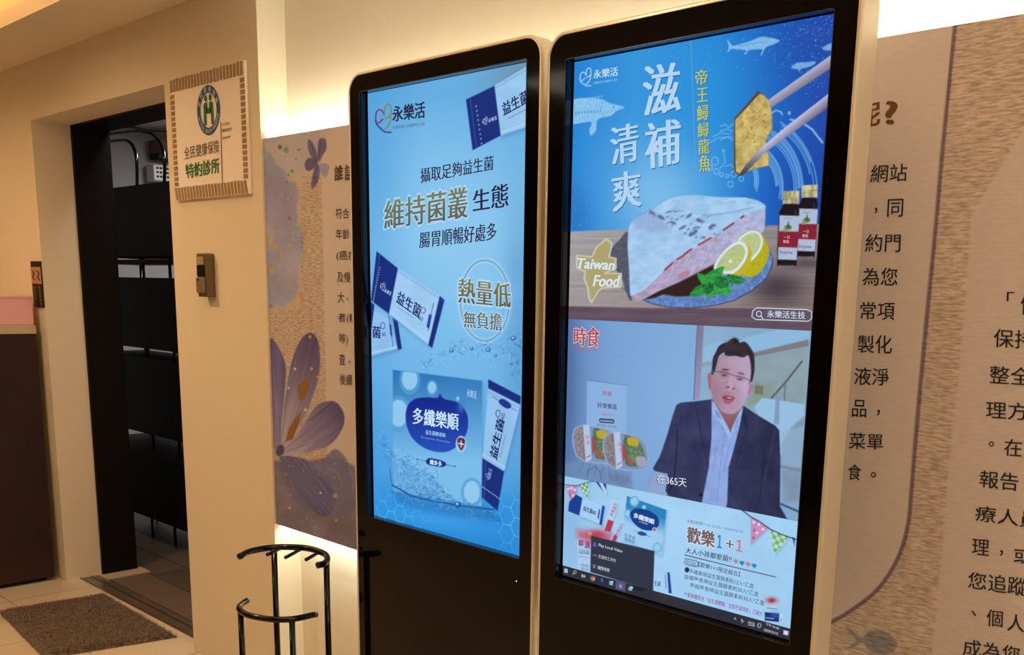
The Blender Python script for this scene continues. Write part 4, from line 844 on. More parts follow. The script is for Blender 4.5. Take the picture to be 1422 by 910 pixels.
# table top
def wood(x, y):
    t = np.clip((x - 800) / 330, 0, 1)[:, None]; s = np.clip((y - 320) / 120, 0, 1)[:, None]; g = (fbm(x * .012, y * .45, 81)[:, None] - .5) * 34
    return np.array((164, 160, 164)) * (1 - t) + np.array((140, 130, 130)) * t + s * np.array((-4, -10, -14)) + g
A.poly([(770, 322.6), (870, 318.5), (1050, 314), (1150, 311), (1150, 480), (770, 480)], wood, 1, 1.2)
A.poly([(770, 425), (900, 428), (1030, 428), (1150, 434), (1150, 480), (770, 480)], lambda x, y: np.array((98, 80, 94)) + (fbm(x * .02, y * .3, 83)[:, None] - .5) * 26, 1, 1.5)
A.line([(770, 396), (900, 401)], .8, (120, 112, 118), .6); A.line([(1070, 398), (1150, 402)], .8, (98, 86, 90), .7); A.line([(1075, 345), (1150, 344)], .7, (150, 136, 130), .6)
A.glow(1080, 400, 40, 26, (58, 48, 60), .8); A.glow(1120, 366, 30, 8, (60, 50, 58), .6)
# plate
zf = Z(860, 260, 5.355)
A.curve(Q2([(272, 410), (310, 362), (360, 335), (372, 640), (340, 598), (330, 560), (280, 470)]), lambda x, y: np.array((84, 88, 104)) + (vnoise(x * .6, y * .6, 5)[:, None] - .5) * 26, 1, .9)
A.curve(zf([(165, 830), (250, 868), (380, 892), (520, 896), (700, 880), (860, 840), (980, 770), (1090, 680), (1135, 590), (1138, 520), (1115, 480), (900, 560), (600, 640), (300, 770)]), lambda x, y: np.array((96, 130, 190)) + (fbm(x * .25, y * .25, 7)[:, None] - .5) * 70, 1, .9)
A.line(zf([(10, 745), (85, 795)]), 1.2, (70, 96, 150), 1, .5)
A.line(zf([(165, 832), (250, 870), (380, 894), (520, 898), (700, 882), (860, 842), (980, 772), (1090, 682), (1137, 590), (1140, 520), (1117, 480)]), 1.1, (40, 44, 80), .9, .5)
A.curve(zf([(180, 830), (300, 770), (480, 690), (700, 580), (720, 620), (690, 740), (620, 790), (450, 815), (330, 800), (260, 825)]), (52, 34, 32), 1, 1.2)
A.line(zf([(350, 815), (480, 828), (620, 815)]), 1.6, (110, 130, 180), .6, .9)
# fillet: skin side and cut side
def skin(x, y):
    t = np.clip((y - 275) / 120, 0, 1)[:, None]; n = (fbm(x * .09 + y * .03, y * .16, 91)[:, None] - .5)
    return np.array((158, 198, 234)) * (1 - t) + np.array((166, 200, 236)) * t + n * np.array((44, 34, 20))
A.curve(zf([(65, 360), (72, 300), (110, 240), (220, 180), (330, 110), (430, 72), (560, 60), (700, 72), (800, 76), (940, 80), (1040, 105), (1088, 150), (1000, 190), (850, 270), (720, 370), (600, 440), (400, 560), (280, 680), (180, 770), (100, 810), (80, 780), (72, 600), (62, 450)]), skin, 1, .9)
for x, y, rx, ry, r in ((310, 225, 30, 14, .5), (400, 265, 24, 9, .4), (470, 300, 30, 10, -.5), (515, 215, 28, 10, -.6), (550, 340, 40, 16, -.6), (600, 250, 30, 12, .3), (690, 295, 30, 18, -.5), (630, 375, 18, 9, .2), (245, 190, 26, 12, .6), (380, 180, 34, 6, -.3), (580, 300, 20, 8, 0), (440, 180, 30, 5, -.2)):
    A.ell(x / 5.355 + 860, y / 5.355 + 260, rx / 5.355, ry / 5.355, (70, 74, 128), .75, 1.4, r)
    for q in range(5): A.ell((x + rs.gauss(0, 40)) / 5.355 + 860, (y + rs.gauss(0, 26)) / 5.355 + 260, rs.uniform(1, 3), rs.uniform(.6, 1.2), rs.choice([(90, 92, 146), (176, 206, 240), (196, 218, 244)]), .7, .8, -.4)
A.curve(zf([(110, 240), (220, 180), (330, 250), (380, 320), (250, 330), (120, 300)]), (122, 138, 192), .4, 4)
A.line(zf([(770, 105), (850, 86), (940, 82)]), 1.4, (186, 214, 244), .8, .8); A.line(zf([(640, 215), (820, 190), (1000, 150)]), 1.4, (108, 140, 194), .6, 1.2)
def flesh(x, y):
    n = fbm(x * .12 - y * .1, y * .25 + x * .1, 95)[:, None] - .5; t = np.clip((1050 - x) / 170, 0, 1)[:, None]
    return np.array((172, 178, 216)) * (1 - t) + np.array((174, 154, 184)) * t + n * np.array((56, 44, 40))
A.poly(zf([(95, 805), (180, 768), (280, 690), (330, 620), (400, 560), (440, 530), (520, 470), (600, 435), (690, 372), (730, 365), (780, 320), (850, 262), (920, 215), (1000, 180), (1086, 150), (1086, 240), (1075, 330), (1040, 350), (960, 380), (880, 430), (800, 470), (720, 560), (560, 640), (420, 715), (300, 770), (180, 835), (130, 850), (105, 838)]), flesh, 1, .9)
for s, c in (([(340, 615), (400, 562)], (150, 50, 50)), ([(430, 538), (480, 508)], (152, 60, 54)), ([(485, 498), (535, 462)], (150, 56, 50)), ([(590, 430), (680, 378)], (158, 62, 44)), ([(775, 318), (850, 268)], (128, 70, 60)), ([(905, 228), (925, 214)], (130, 60, 56))): A.line(zf(s), 2.6, c, .95, .8)
A.ell(*zf([(718, 390)])[0], 1.8, 5, (176, 150, 120), .9, .8); A.ell(*zf([(480, 655)])[0], 9, 4.5, (188, 110, 134), .7, 2, -.5)
for s in ([(400, 560), (390, 640), (340, 700)], [(600, 470), (560, 560), (540, 640)], [(680, 420), (640, 520), (600, 600)], [(520, 500), (480, 590)], [(800, 330), (760, 430)]): A.line(zf(s), .9, (206, 204, 232), .7, .7)
# lemons
A.curve(zf([(880, 395), (930, 340), (990, 318), (1050, 340), (1090, 400), (1115, 480), (1095, 560), (1040, 640), (980, 668), (910, 650), (870, 560)]), lambda x, y: np.array((178, 172, 34)) + (vnoise(x * .5, y * .5, 8)[:, None] - .5) * 20, 1, .9)
A.curve(zf([(880, 400), (930, 346), (990, 322), (1045, 342), (1068, 400), (1050, 470), (990, 545), (940, 560), (890, 520)]), (214, 228, 240), 1, .8); A.curve(zf([(895, 405), (940, 358), (990, 338), (1035, 356), (1052, 402), (1036, 462), (985, 520), (930, 540), (900, 500)]), lambda x, y: np.array((186, 196, 140)) + (vnoise(x * .6, y * .6, 9)[:, None] - .5) * 24, 1, .8)
A.curve(zf([(705, 610), (730, 540), (790, 460), (870, 412), (940, 420), (980, 470), (975, 560), (930, 640), (850, 665), (780, 650)]), (186, 176, 40), 1, .9)
A.curve(zf([(705, 610), (728, 540), (790, 462), (865, 408), (925, 412), (956, 460), (945, 530), (900, 600), (840, 645), (770, 640)]), (214, 228, 240), 1, .8); A.curve(zf([(722, 604), (745, 545), (800, 478), (868, 430), (912, 432), (935, 470), (925, 525), (885, 585), (830, 622), (770, 622)]), lambda x, y: np.array((180, 192, 132)) + (vnoise(x * .6, y * .6, 10)[:, None] - .5) * 22, 1, .8)
for a_ in range(0, 360, 40): A.line(zf([(825, 552), (825 + 90 * math.cos(math.radians(a_)) * .9, 552 + 80 * math.sin(math.radians(a_)))]), .5, (206, 216, 180), .6, .5)
A.ell(*zf([(825, 552)])[0], 2.4, 2.2, (226, 232, 236), .9, .8)
# mint
for pts, c in (([(525, 808), (560, 750), (620, 730), (650, 780), (600, 808)], (40, 140, 62)), ([(580, 640), (640, 650), (690, 620), (775, 592), (760, 660), (740, 720), (640, 735), (600, 700)], (46, 150, 66)), ([(800, 650), (860, 655), (900, 670), (945, 690), (900, 718), (830, 715)], (36, 122, 58)), ([(640, 800), (690, 740), (760, 720), (830, 740), (835, 775), (780, 810), (740, 790), (680, 822)], (54, 160, 70)), ([(740, 660), (800, 680), (810, 740), (740, 750), (710, 710)], (34, 116, 54)), ([(610, 730), (700, 720), (690, 780), (640, 790)], (30, 108, 50))):
    A.curve(zf(pts), lambda x, y, c=c: np.array(c) + (vnoise(x * .35, y * .5, 12)[:, None] - .5) * 46, 1, .8)
for s in ([(590, 650), (680, 690), (770, 600)], [(530, 805), (640, 745)], [(650, 810), (740, 760), (830, 750)], [(810, 690), (940, 692)]): A.line(zf(s), .6, (96, 190, 110), .7, .5)
# bottles
for dx, dy, s in ((92, -28, .96), (0, 0, 1)):
    def b(pts): return Q2([(1075 + dx + (x - 1075) * s, 120 + dy + (y - 120) * s) for x, y in pts])
    A.curve(b([(1085, 480), (1072, 465), (1080, 250), (1094, 205), (1108, 185), (1165, 185), (1178, 205), (1178, 250), (1166, 468), (1150, 480)]), (30, 22, 30), 1, .8)
    A.poly(b([(1084, 240), (1180, 243), (1166, 455), (1076, 452)]), (172, 186, 214), 1, .6); A.poly(b([(1082, 316), (1176, 318), (1170, 396), (1078, 393)]), (136, 34, 52), 1, .6)
    A.poly(b([(1101, 124), (1180, 120), (1178, 184), (1100, 184)]), lambda x, y: np.array((176, 170, 128)) + (vnoise(x * .35, y * .1, 13)[:, None] - .5) * 70, 1, .6); A.line(b([(1101, 150), (1179, 148)]), .5, (90, 84, 60), .8, .3); A.line(b([(1101, 162), (1179, 160)]), .5, (90, 84, 60), .8, .3)
    A.ell(*b([(1125, 298)])[0], 5, 3.4, (96, 118, 70), 1, .8); A.poly(b([(1120, 300), (1126, 262), (1134, 300)]), (40, 100, 50), 1, .7); A.ell(*b([(1110, 312)])[0], 3, 2.4, (150, 150, 80), 1, .7); A.line(b([(1160, 214), (1164, 240)]), .9, (90, 90, 110), .8, .5)
# island outline with Taiwan Food
isl = Q2([(250, 352), (276, 372), (270, 410), (262, 440), (296, 448), (296, 496), (262, 508), (240, 520), (322, 520), (320, 585), (232, 590), (210, 606), (190, 640), (178, 662), (166, 640), (160, 590), (142, 545), (148, 510), (108, 492), (106, 432), (180, 440), (205, 390)])
A.poly([(x, y) for x, y in isl], (196, 204, 190), 1, 1.6); A.poly([(814 + (x - 814) * .9 + 2, 372 + (y - 375) * .93 + 3) for x, y in isl], (172, 158, 104), .9, .9); A.poly(isl, (172, 160, 108), .55, -1.2 if False else .9)
A.line(isl + isl[:1], 1.4, (204, 208, 190), 1, .6)
# chopsticks and the golden piece of fish
def st(c1, c2, ax, ay, bx_, by):
    L_ = math.hypot(bx_ - ax, by - ay)
    def fn(x, y):
        d = ((x - ax) * (by - ay) - (y - ay) * (bx_ - ax)) / L_; t = np.clip(.5 + d / 16, 0, 1)[:, None]; return np.array(c1) * (1 - t) + np.array(c2) * t
    return fn
A.poly([(1066, 140), (1075, 133), (1170, 65), (1170, 84), (1069.4, 150.5)], st((128, 118, 134), (186, 190, 226), 1067, 145, 1155, 83), 1, .7)
def gold(x, y):
    n = fbm(x * .11, y * .11, 101, 5)[:, None]; m_ = fbm(x * .35, y * .35, 103)[:, None]; return np.array((192, 170, 100)) + (n - .5) * np.array((80, 84, 70)) + (m_ - .5) * np.array((40, 46, 50))
A.poly([(1019.5, 164.8), (1036, 146), (1052.7, 126.4), (1061, 132), (1067.8, 139.7), (1071.8, 157), (1072.4, 178.4), (1063.3, 196.5), (1068, 218), (1068, 230), (1048, 234.3), (1027, 244.3), (1019.5, 239), (1019, 200)], (92, 66, 30), 1, .8)
A.poly([(1021, 166.5), (1038, 148.5), (1055, 130), (1061, 132.5), (1068, 140), (1072, 157), (1072.4, 178), (1063.3, 196.5), (1068, 218), (1067.6, 230), (1048, 234), (1028, 242.5), (1022, 238), (1021, 200)], gold, 1, .8)
A.glow(1036, 214, 8, 14, (206, 196, 140), .5); A.glow(1050, 150, 6, 9, (200, 180, 110), .4)
for k in range(18): A.ell(rs.uniform(1030, 1066), rs.uniform(140, 205), rs.uniform(.8, 2), rs.uniform(.6, 1.5), (140, 72, 28), rs.uniform(.3, .7), .8)
A.poly([(1027, 242), (1034, 231), (1056, 206), (1090, 177), (1170, 115), (1170, 135), (1090, 192), (1062, 212), (1036, 240), (1029, 244.5)], lambda x, y: st((104, 90, 104), (186, 188, 222), 1027, 243, 1150, 140)(x, y) * np.clip(.45 + (x - 1028) / 60, .45, 1)[:, None], 1, .7)
A.poly(Q2([(955, 700), (975, 686), (1215, 694), (1238, 704), (1238, 738), (1222, 750), (970, 742), (950, 728)]), (96, 84, 104), .9, .8)
heart(A, lambda pts: [(813 + (x - 183) * .24, 107.5 + (y - 395) * .215 - (x - 183) * .03) for x, y in pts], 1.1, ((196, 226, 246),) * 3)
A.build('advert_picture', m_disp, sc2, label='blue advert picture of a raw fish fillet, lemons and chopsticks')
TA = Letters('headline_lettering', ('logo_lettering', 820, 88, 862, 120), ('subtitle_lettering', 960, 90, 990, 245), ('stamp_lettering', 795, 340, 870, 410), ('search_bar', 1040, 420, 1135, 450), ('bottle_lettering', 1075, 255, 1150, 375)); YT = Y2 - .0007
SH = (28, 84, 150); LB = (178, 212, 240)
for s, TL, TR, BL, BR in (('滋', (893, 91.5), (943, 85.5), (895, 163), (944, 153)), ('補', (895, 171.5), (944, 164), (898, 236), (944, 226)), ('清', (847.5, 177), (886, 169), (850, 230), (886, 223)), ('爽', (849, 241), (888.5, 235), (852, 295), (890, 286))):
    write(TA, s, (TL[0] + 1, TL[1] + 1.2), (TR[0] + 1, TR[1] + 1.2), (BL[0] + 1, BL[1] + 1.2), SH, YT + .0002, .02, BR=(BR[0] + 1, BR[1] + 1.2)); write(TA, s, TL, TR, BL, LB, YT, .027, BR=BR)
for s, x0, y0, x1, y1 in (('帝', 966, 97.5, 982, 118), ('王', 968, 122.5, 982.6, 142), ('鱘', 968, 146, 983.5, 168), ('鱘', 969, 171, 984, 191), ('龍', 970, 193.5, 985, 214), ('魚', 971, 216, 986.5, 239)):
    write(TA, s, (x0 + .7, y0 + 1.2), (x1 + .7, y0 - .6), (x0 + .7, y1 + 1.2), (60, 84, 60), YT + .0002, .02); write(TA, s, (x0, y0 + .5), (x1, y0 - 1.3), (x0, y1 + .5), (186, 196, 120), YT, .02)
write(TA, '永樂活', (824, 97.5), (858, 92.5), (824, 109.5), (200, 226, 246), YT, .02, BR=(858, 105)); write(TA, 'FOREVER CHEERFUL LIFE', (824, 114), (857, 109), (824, 117), (160, 200, 236), YT, 0)
write(TA, 'Taiwan', *Q2([(112, 446), (290, 456), (110, 494)]), (214, 230, 240), YT, .03, shear=.2); write(TA, 'Food', *Q2([(188, 528), (316, 530), (186, 582)]), (214, 230, 240), YT, .03, shear=.2)
sp = Q2([(955, 700), (975, 686), (1215, 694), (1238, 704), (1238, 738), (1222, 750), (970, 742), (950, 728)]); stroke(TA, sp, 1.2, (210, 220, 236), YT, True)
stroke(TA, [(1054 + 3.6 * math.cos(a * .6), 436 + 3.9 * math.sin(a * .6)) for a in range(11)], 1, (220, 228, 240), YT, True); stroke(TA, [(1056.6, 439), (1058.2, 441), (1059.6, 443)], 1.2, (220, 228, 240), YT)
write(TA, '永樂活生技', *Q2([(1024, 697), (1207, 704), (1024, 732)]), (210, 220, 236), YT, .015, BR=Q2([(1207, 740)])[0])
for dx, dy in ((0, 0), (92, -28)):
    write(TA, 'Enzyme', *Q2([(1086 + dx, 408 + dy), (1146 + dx, 410 + dy), (1085 + dx, 430 + dy)]), (110, 60, 80), YT, .01); write(TA, '一日', *Q2([(1104 + dx, 338 + dy), (1132 + dx, 339 + dy), (1104 + dx, 352 + dy)]), (214, 190, 200), YT, .01); write(TA, '酵素', *Q2([(1102 + dx, 358 + dy), (1130 + dx, 359 + dy), (1102 + dx, 374 + dy)]), (214, 190, 200), YT, .01); write(TA, '永樂活生技', *Q2([(1102 + dx, 250 + dy), (1144 + dx, 251 + dy), (1102 + dx, 258 + dy)]), (110, 100, 120), YT, 0)
TA.build('advert_lettering', m_disp, sc2)

# ---- video of the man talking
V = Pic(SXA, SXB, zB, zA - .0003, Y2, NX, 290)
V.ramp([(780, (84, 116, 166)), (800, (104, 140, 190)), (850, (120, 160, 210)), (960, (128, 170, 216)), (1130, (128, 168, 206))], V.X)
V.glow(940, 560, 70, 90, (132, 178, 224), .5); V.glow(790, 520, 16, 150, (70, 98, 148), .5)
zv, zm, zh = Z(770, 430, 3.371), Z(900, 455, 6.183), Z(960, 465, 7.91)
V.line(zv([(70, 200), (330, 222)]), .6, (110, 140, 186), .5)
V.poly(zm([(476, -40), (1500, -40), (1500, 1000), (440, 1000)]), lambda x, y: np.array((136, 172, 202)) + (fbm(x * .03, y * .03, 7)[:, None] - .5) * 20, 1, .8)
V.poly(zm([(470, 160), (720, 90), (1400, -40), (1400, 100), (900, 210), (470, 300)]), (142, 186, 226), .8, 3); V.poly(zm([(800, 90), (1050, 20), (1400, -30), (1400, -50), (900, 40)]), (120, 146, 176), .6, 3)
V.poly(zm([(780, 245), (920, 212), (1380, 102), (1380, 160), (930, 250), (780, 285)]), (126, 122, 128), 1, 1); V.poly(zm([(460, 308), (560, 292), (560, 322), (460, 332)]), (140, 150, 160), .8, 1.5)
V.poly(zm([(900, 260), (1380, 170), (1370, 660), (900, 640)]), lambda x, y: np.array((136, 158, 168)) + (fbm(x * .05, y * .05, 9)[:, None] - .5) * 18, .95, 1.2)
V.poly(zm([(860, 480), (1100, 470), (1060, 560), (960, 660), (830, 690)]), (134, 150, 134), .8, 4); V.poly(zm([(920, 498), (988, 505), (982, 575), (918, 570)]), (104, 96, 80), .8, 1.5); V.poly(zm([(936, 512), (972, 515), (968, 562), (934, 558)]), (128, 120, 104), .8, 1.2)
V.poly(zm([(915, 680), (975, 605), (1095, 620), (1340, 660), (1340, 760), (1230, 860), (1150, 1100), (1050, 1050)]), (150, 190, 224), 1, 1)
V.poly(zm([(1100, 560), (1130, 600), (1125, 830), (1080, 830)]), (126, 148, 178), .9, 1.2); V.poly(zm([(1230, 860), (1345, 760), (1330, 1500), (1160, 1500), (1150, 1000)]), lambda x, y: np.array((124, 146, 170)) + (fbm(x * .05, y * .05, 19)[:, None] - .5) * 24, .9, 2)
V.poly([(1085, 600), (1118, 592), (1112, 650), (1086, 652)], (142, 176, 206), .7, 2); V.line([(1086, 648), (1118, 655)], 4, (120, 132, 140), .8, 1); V.line([(1084, 700), (1112, 712)], 3, (60, 62, 76), .8, .9)
V.line(zm([(1060, 605), (1180, 470), (1320, 292)]), 2.6, (88, 92, 92), 1, .8); V.line(zm([(1178, 480), (1170, 625)]), 1.8, (104, 112, 118), 1, .7); V.line(zm([(1195, 600), (1130, 560)]), 1, (120, 130, 136), .7, .7)
V.poly(zm([(426, -20), (478, -20), (462, 300), (440, 620), (392, 620), (408, 300)]), lambda x, y: np.array((128, 120, 146)) + np.clip((y - 460) / 100, 0, 1)[:, None] * np.array((20, 28, 40)), 1, .8); V.line(zm([(424, -20), (406, 300), (394, 620)]), 1.2, (96, 78, 112), .9, .7)
# flyer, food boxes, basket
z1 = Z(780, 480, 4.55)
V.poly(z1([(160, 222), (415, 252), (408, 560), (156, 530)]), (140, 178, 222), .9, .8); V.line(z1([(165, 220), (415, 252)]), .8, (90, 104, 140), .7, .5)
V.poly(z1([(20, 740), (120, 735), (260, 760), (440, 800), (450, 900), (430, 960), (0, 900)]), (108, 136, 180), .8, 3); V.poly(z1([(560, 800), (640, 830), (600, 930), (540, 900)]), (124, 152, 200), .7, 2)
V.poly(z1([(300, 800), (420, 830), (440, 860), (380, 890), (300, 850)]), (104, 122, 158), .7, 2)
for k in range(6): V.line(z1([(140 + k * 40, 740 + k * 6), (110 + k * 48, 800 + k * 10)]), .8, (76, 90, 124), .5, .6)
V.line(z1([(160, 830), (170, 790), (205, 765), (240, 790), (252, 850)]), 1.2, (96, 96, 116), .9, .6)
for ox, oy, sc_ in ((0, 0, 1), (193, 45, 1.0)):
    def bxp(pts): return z1([(x + ox, y + oy) for x, y in pts])
    V.curve(bxp([(68, 570), (85, 520), (140, 502), (200, 510), (290, 530), (340, 580), (355, 660), (340, 730), (280, 745), (150, 735), (95, 700), (72, 630)]), (124, 146, 184), .95, .9)
    V.curve(bxp([(78, 572), (95, 528), (140, 512), (148, 620), (150, 720), (104, 694), (82, 630)]), lambda x, y: np.array((136, 126, 132)) + (vnoise(x * .7, y * .7, 15)[:, None] - .5) * 46, 1, .8)
    V.curve(bxp([(200, 530), (260, 540), (300, 570), (330, 640), (325, 715), (250, 720), (205, 690)]), lambda x, y: np.array((92, 112, 96)) + (vnoise(x * .6, y * .6, 16)[:, None] - .5) * 36, 1, .8)
    V.curve(bxp([(222, 545), (250, 535), (290, 548), (290, 588), (262, 592), (226, 580)]), (184, 166, 52), 1, .8)
    V.curve(bxp([(230, 600), (300, 600), (325, 650), (320, 690), (260, 685), (228, 650)]), lambda x, y: np.array((96, 128, 96)) + (vnoise(x * .5, y * .5, 17)[:, None] - .5) * 46, 1, .9)
    V.poly(bxp([(190, 580), (206, 585), (215, 650), (192, 690)]), (174, 70, 60), .9, .8); V.poly(bxp([(222, 645), (260, 690), (250, 712), (226, 690)]), (182, 80, 70), .9, .8); V.curve(bxp([(275, 665), (330, 660), (335, 715), (290, 720)]), (168, 164, 190), .9, .9)
    V.line(bxp([(68, 570), (85, 520), (140, 502), (200, 510), (290, 530), (340, 580), (355, 660), (340, 730), (280, 745), (150, 735), (95, 700), (72, 630), (68, 570)]), .9, (172, 192, 222), .8, .6)
    V.poly(bxp([(135, 503), (175, 502), (190, 720), (152, 738)]), (176, 196, 228), 1, .7); V.line(bxp([(160, 708), (180, 695)]), 1.2, (170, 60, 60), .9, .5)
# the man: jacket, shirt, neck, face, hair, glasses
JK = (42, 46, 78)
def jk(x, y): return np.array((52, 56, 90)) + (fbm(x * .06, y * .05, 23)[:, None] - .5) * np.array((26, 24, 30)) - np.clip((x - 1000) / 90, 0, 1)[:, None] * np.array((8, 10, 14))
V.poly(zv([(432, 850), (470, 760), (560, 770), (600, 900), (500, 905)]), (142, 164, 206), .9, 2)
V.poly(zv([(460, 745), (492, 690), (510, 640), (530, 580), (552, 500), (570, 448), (590, 436), (660, 430), (735, 420), (880, 448), (960, 500), (1035, 545), (1052, 565), (1058, 700), (1055, 920), (1100, 1000), (500, 1000), (540, 880), (520, 850), (530, 770), (470, 757)]), jk, 1, .8)
for s, wd, c, a in (([(575, 560), (570, 700), (560, 800)], 1.6, (28, 28, 50), .8), ([(560, 800), (530, 870)], 1.2, (24, 24, 44), .8), ([(665, 470), (690, 600), (725, 760)], 1.2, (34, 36, 60), .8), ([(600, 450), (610, 560)], 1.6, (66, 70, 104), .5), ([(985, 640), (975, 760), (960, 900)], 1.8, (30, 32, 56), .7), ([(880, 470), (900, 560), (850, 720)], 1.2, (32, 34, 58), .8), ([(808, 792), (828, 796)], 1, (26, 26, 46), .9), ([(850, 740), (960, 750)], .8, (36, 38, 62), .6), ([(1035, 560), (1005, 700), (980, 800)], 2.5, (64, 70, 106), .4)): V.line(zv(s), wd, c, a, .8)
V.ell(*zv([(684, 868)])[0], 2.2, 2.4, (24, 24, 42), .9, .7)
V.poly(zv([(736, 425), (745, 470), (790, 560), (800, 566), (875, 470), (884, 452), (868, 540), (838, 660), (815, 740), (808, 900), (800, 960), (680, 960), (700, 850), (722, 740), (735, 600)]), lambda x, y: np.array((140, 164, 222)) + (fbm(x * .1, y * .08, 25)[:, None] - .5) * 30, 1, .8)
for s in ([(800, 566), (780, 700), (760, 900)], [(760, 640), (740, 760)], [(815, 640), (790, 760)]): V.line(zv(s), .9, (108, 130, 190), .7, .7)
V.poly(zh([(225, 690), (260, 760), (310, 815), (420, 870), (520, 830), (560, 770), (520, 880), (470, 1000), (440, 1090), (380, 1010), (300, 870)]), lambda x, y: np.array((142, 104, 116)) - np.clip((y - 570) / 30, 0, 1)[:, None] * np.array((14, 24, 26)), 1, .8)
V.poly(zh([(228, 725), (250, 740), (300, 830), (350, 920), (400, 1010), (440, 1090), (420, 1150), (340, 1010), (270, 900), (230, 860)]), (156, 182, 232), 1, .7); V.poly(zh([(560, 790), (556, 850), (520, 960), (460, 1080), (440, 1100), (440, 1040), (490, 930), (530, 850)]), (156, 182, 232), 1, .7)
V.poly(zh([(256, 820), (300, 850), (330, 930), (280, 900)]), (104, 132, 206), .8, 1); V.poly(zh([(500, 930), (530, 890), (500, 1010), (470, 1040)]), (110, 138, 208), .7, 1)
V.curve(zh([(228, 425), (192, 422), (178, 450), (182, 520), (192, 590), (212, 602), (228, 590)]), (164, 112, 122), 1, .8); V.line(zh([(200, 440), (196, 500), (206, 570)]), 1, (136, 80, 88), .7, .7)
V.curve(zh([(635, 550), (665, 545), (682, 560), (666, 612), (636, 655), (614, 650), (622, 600)]), (172, 116, 140), 1, .8)
def face(x, y):
    t = np.clip((x - 990) / 50, 0, 1)[:, None]; n = (fbm(x * .12, y * .12, 33)[:, None] - .5) * 12; return np.array((162, 130, 148)) * (1 - t) + np.array((184, 160, 190)) * t + n
V.curve(zh([(232, 420), (250, 380), (280, 300), (310, 235), (370, 205), (460, 220), (560, 235), (630, 230), (658, 300), (658, 420), (642, 520), (622, 620), (596, 700), (562, 785), (510, 842), (440, 872), (370, 862), (308, 812), (258, 750), (230, 690), (221, 600), (224, 510)]), face, 1, .8)
V.glow(*zh([(480, 310)])[0], 16, 8, (186, 158, 186), .6); V.glow(*zh([(275, 620)])[0], 7, 15, (156, 116, 132), .6); V.glow(*zh([(590, 600)])[0], 6, 12, (196, 172, 206), .5); V.glow(*zh([(420, 820)])[0], 12, 4, (176, 148, 172), .6); V.glow(*zh([(400, 640)])[0], 10, 3, (150, 120, 142), .6); V.glow(*zh([(440, 540)])[0], 4.5, 9, (196, 160, 178), .7)
V.curve(zh([(222, 430), (230, 330), (240, 250), (270, 190), (300, 130), (350, 95), (400, 78), (440, 48), (480, 36), (520, 60), (532, 86), (580, 76), (622, 105), (662, 160), (690, 220), (696, 330), (690, 420), (668, 512), (650, 500), (656, 380), (640, 262), (618, 226), (570, 250), (480, 232), (420, 236), (372, 226), (358, 196), (305, 235), (282, 310), (258, 400), (242, 432)]), lambda x, y: np.array((48, 42, 50)) + (fbm(x * .3, y * .15, 41)[:, None] - .5) * 26, 1, .8)
V.line(zh([(360, 62), (400, 70), (470, 24), (520, 44), (548, 58)]), .8, (70, 66, 76), .7, .6); V.ell(*zh([(440, 130)])[0], 12, 5, (72, 62, 64), .4, 3)
V.ell(*zh([(372, 384)])[0], 5.2, 1.4, (92, 64, 78), .85, .8, .04); V.ell(*zh([(548, 426)])[0], 4.8, 1.3, (100, 74, 92), .85, .8, .18)
V.ell(*zh([(360, 430)])[0], 7, 4, (150, 112, 128), .6, 1.5, .1); V.ell(*zh([(535, 475)])[0], 7, 4, (160, 126, 146), .6, 1.5, .15)
V.ell(*zh([(362, 446)])[0], 3.6, 1.2, (84, 58, 70), .9, .7, .1); V.ell(*zh([(532, 488)])[0], 3.4, 1.2, (88, 60, 76), .9, .7, .15)
V.line(zh([(240, 404), (300, 406), (380, 416), (440, 440), (470, 450), (500, 456), (570, 470), (640, 500), (656, 524)]), 1.0, (70, 60, 80), .9, .5); V.line(zh([(282, 408), (290, 470), (330, 500), (400, 505), (440, 480), (450, 446)]), .6, (178, 178, 206), .7, .5); V.line(zh([(480, 455), (488, 530), (540, 565), (600, 560), (630, 505)]), .6, (178, 178, 206), .7, .5); V.line(zh([(642, 500), (636, 545)]), 1.2, (80, 74, 92), .8, .5); V.line(zh([(236, 405), (262, 440)]), 1.2, (150, 150, 180), .7, .5)
V.line(zh([(400, 500), (372, 560), (372, 588), (395, 590)]), .9, (136, 96, 110), .7, .7); V.ell(*zh([(402, 576)])[0], 1.7, 1.3, (92, 50, 62), .9, .7); V.ell(*zh([(462, 592)])[0], 1.6, 1.2, (100, 58, 72), .9, .7); V.line(zh([(480, 560), (490, 592), (470, 602)]), .8, (140, 100, 118), .6, .7)
V.curve(zh([(330, 678), (360, 664), (400, 664), (430, 668), (482, 690), (455, 735), (412, 762), (372, 756), (346, 722)]), (170, 92, 118), 1, .8); V.curve(zh([(352, 684), (400, 676), (460, 696), (430, 716), (380, 708)]), (116, 44, 62), .9, .7); V.curve(zh([(380, 688), (420, 686), (450, 698), (420, 704)]), (204, 170, 190), .9, .6); V.line(zh([(500, 700), (506, 740)]), .8, (150, 112, 132), .6, .8)
V.build('video_picture', m_disp, sc2, label='video picture of a man in navy jacket and glasses speaking')
TV = Letters('caption_lettering', ('programme_lettering', 790, 445, 838, 495), ('flyer_lettering', 800, 500, 900, 640))
for q, c, bo in ((0.0002, (190, 202, 226), .085), (0, (196, 64, 44), .035)): write(TV, '時食', *zv([(92, 84), (212, 82), (90, 166)]), c, YT + q, bo * .6, BR=zv([(208, 178)])[0])
write(TV, '時 時 好 食', *zv([(90, 180), (204, 188), (90, 192)]), (196, 84, 70), YT, .01, BR=zv([(204, 200)])[0])
write(TV, '在365天', *zv([(478, 768), (620, 792), (478, 815)]), (40, 44, 70), YT + .0002, .04, BR=zv([(620, 833)])[0]); write(TV, '在365天', *zv([(480, 768), (618, 790), (480, 814)]), (214, 222, 236), YT, .01, BR=zv([(618, 832)])[0])
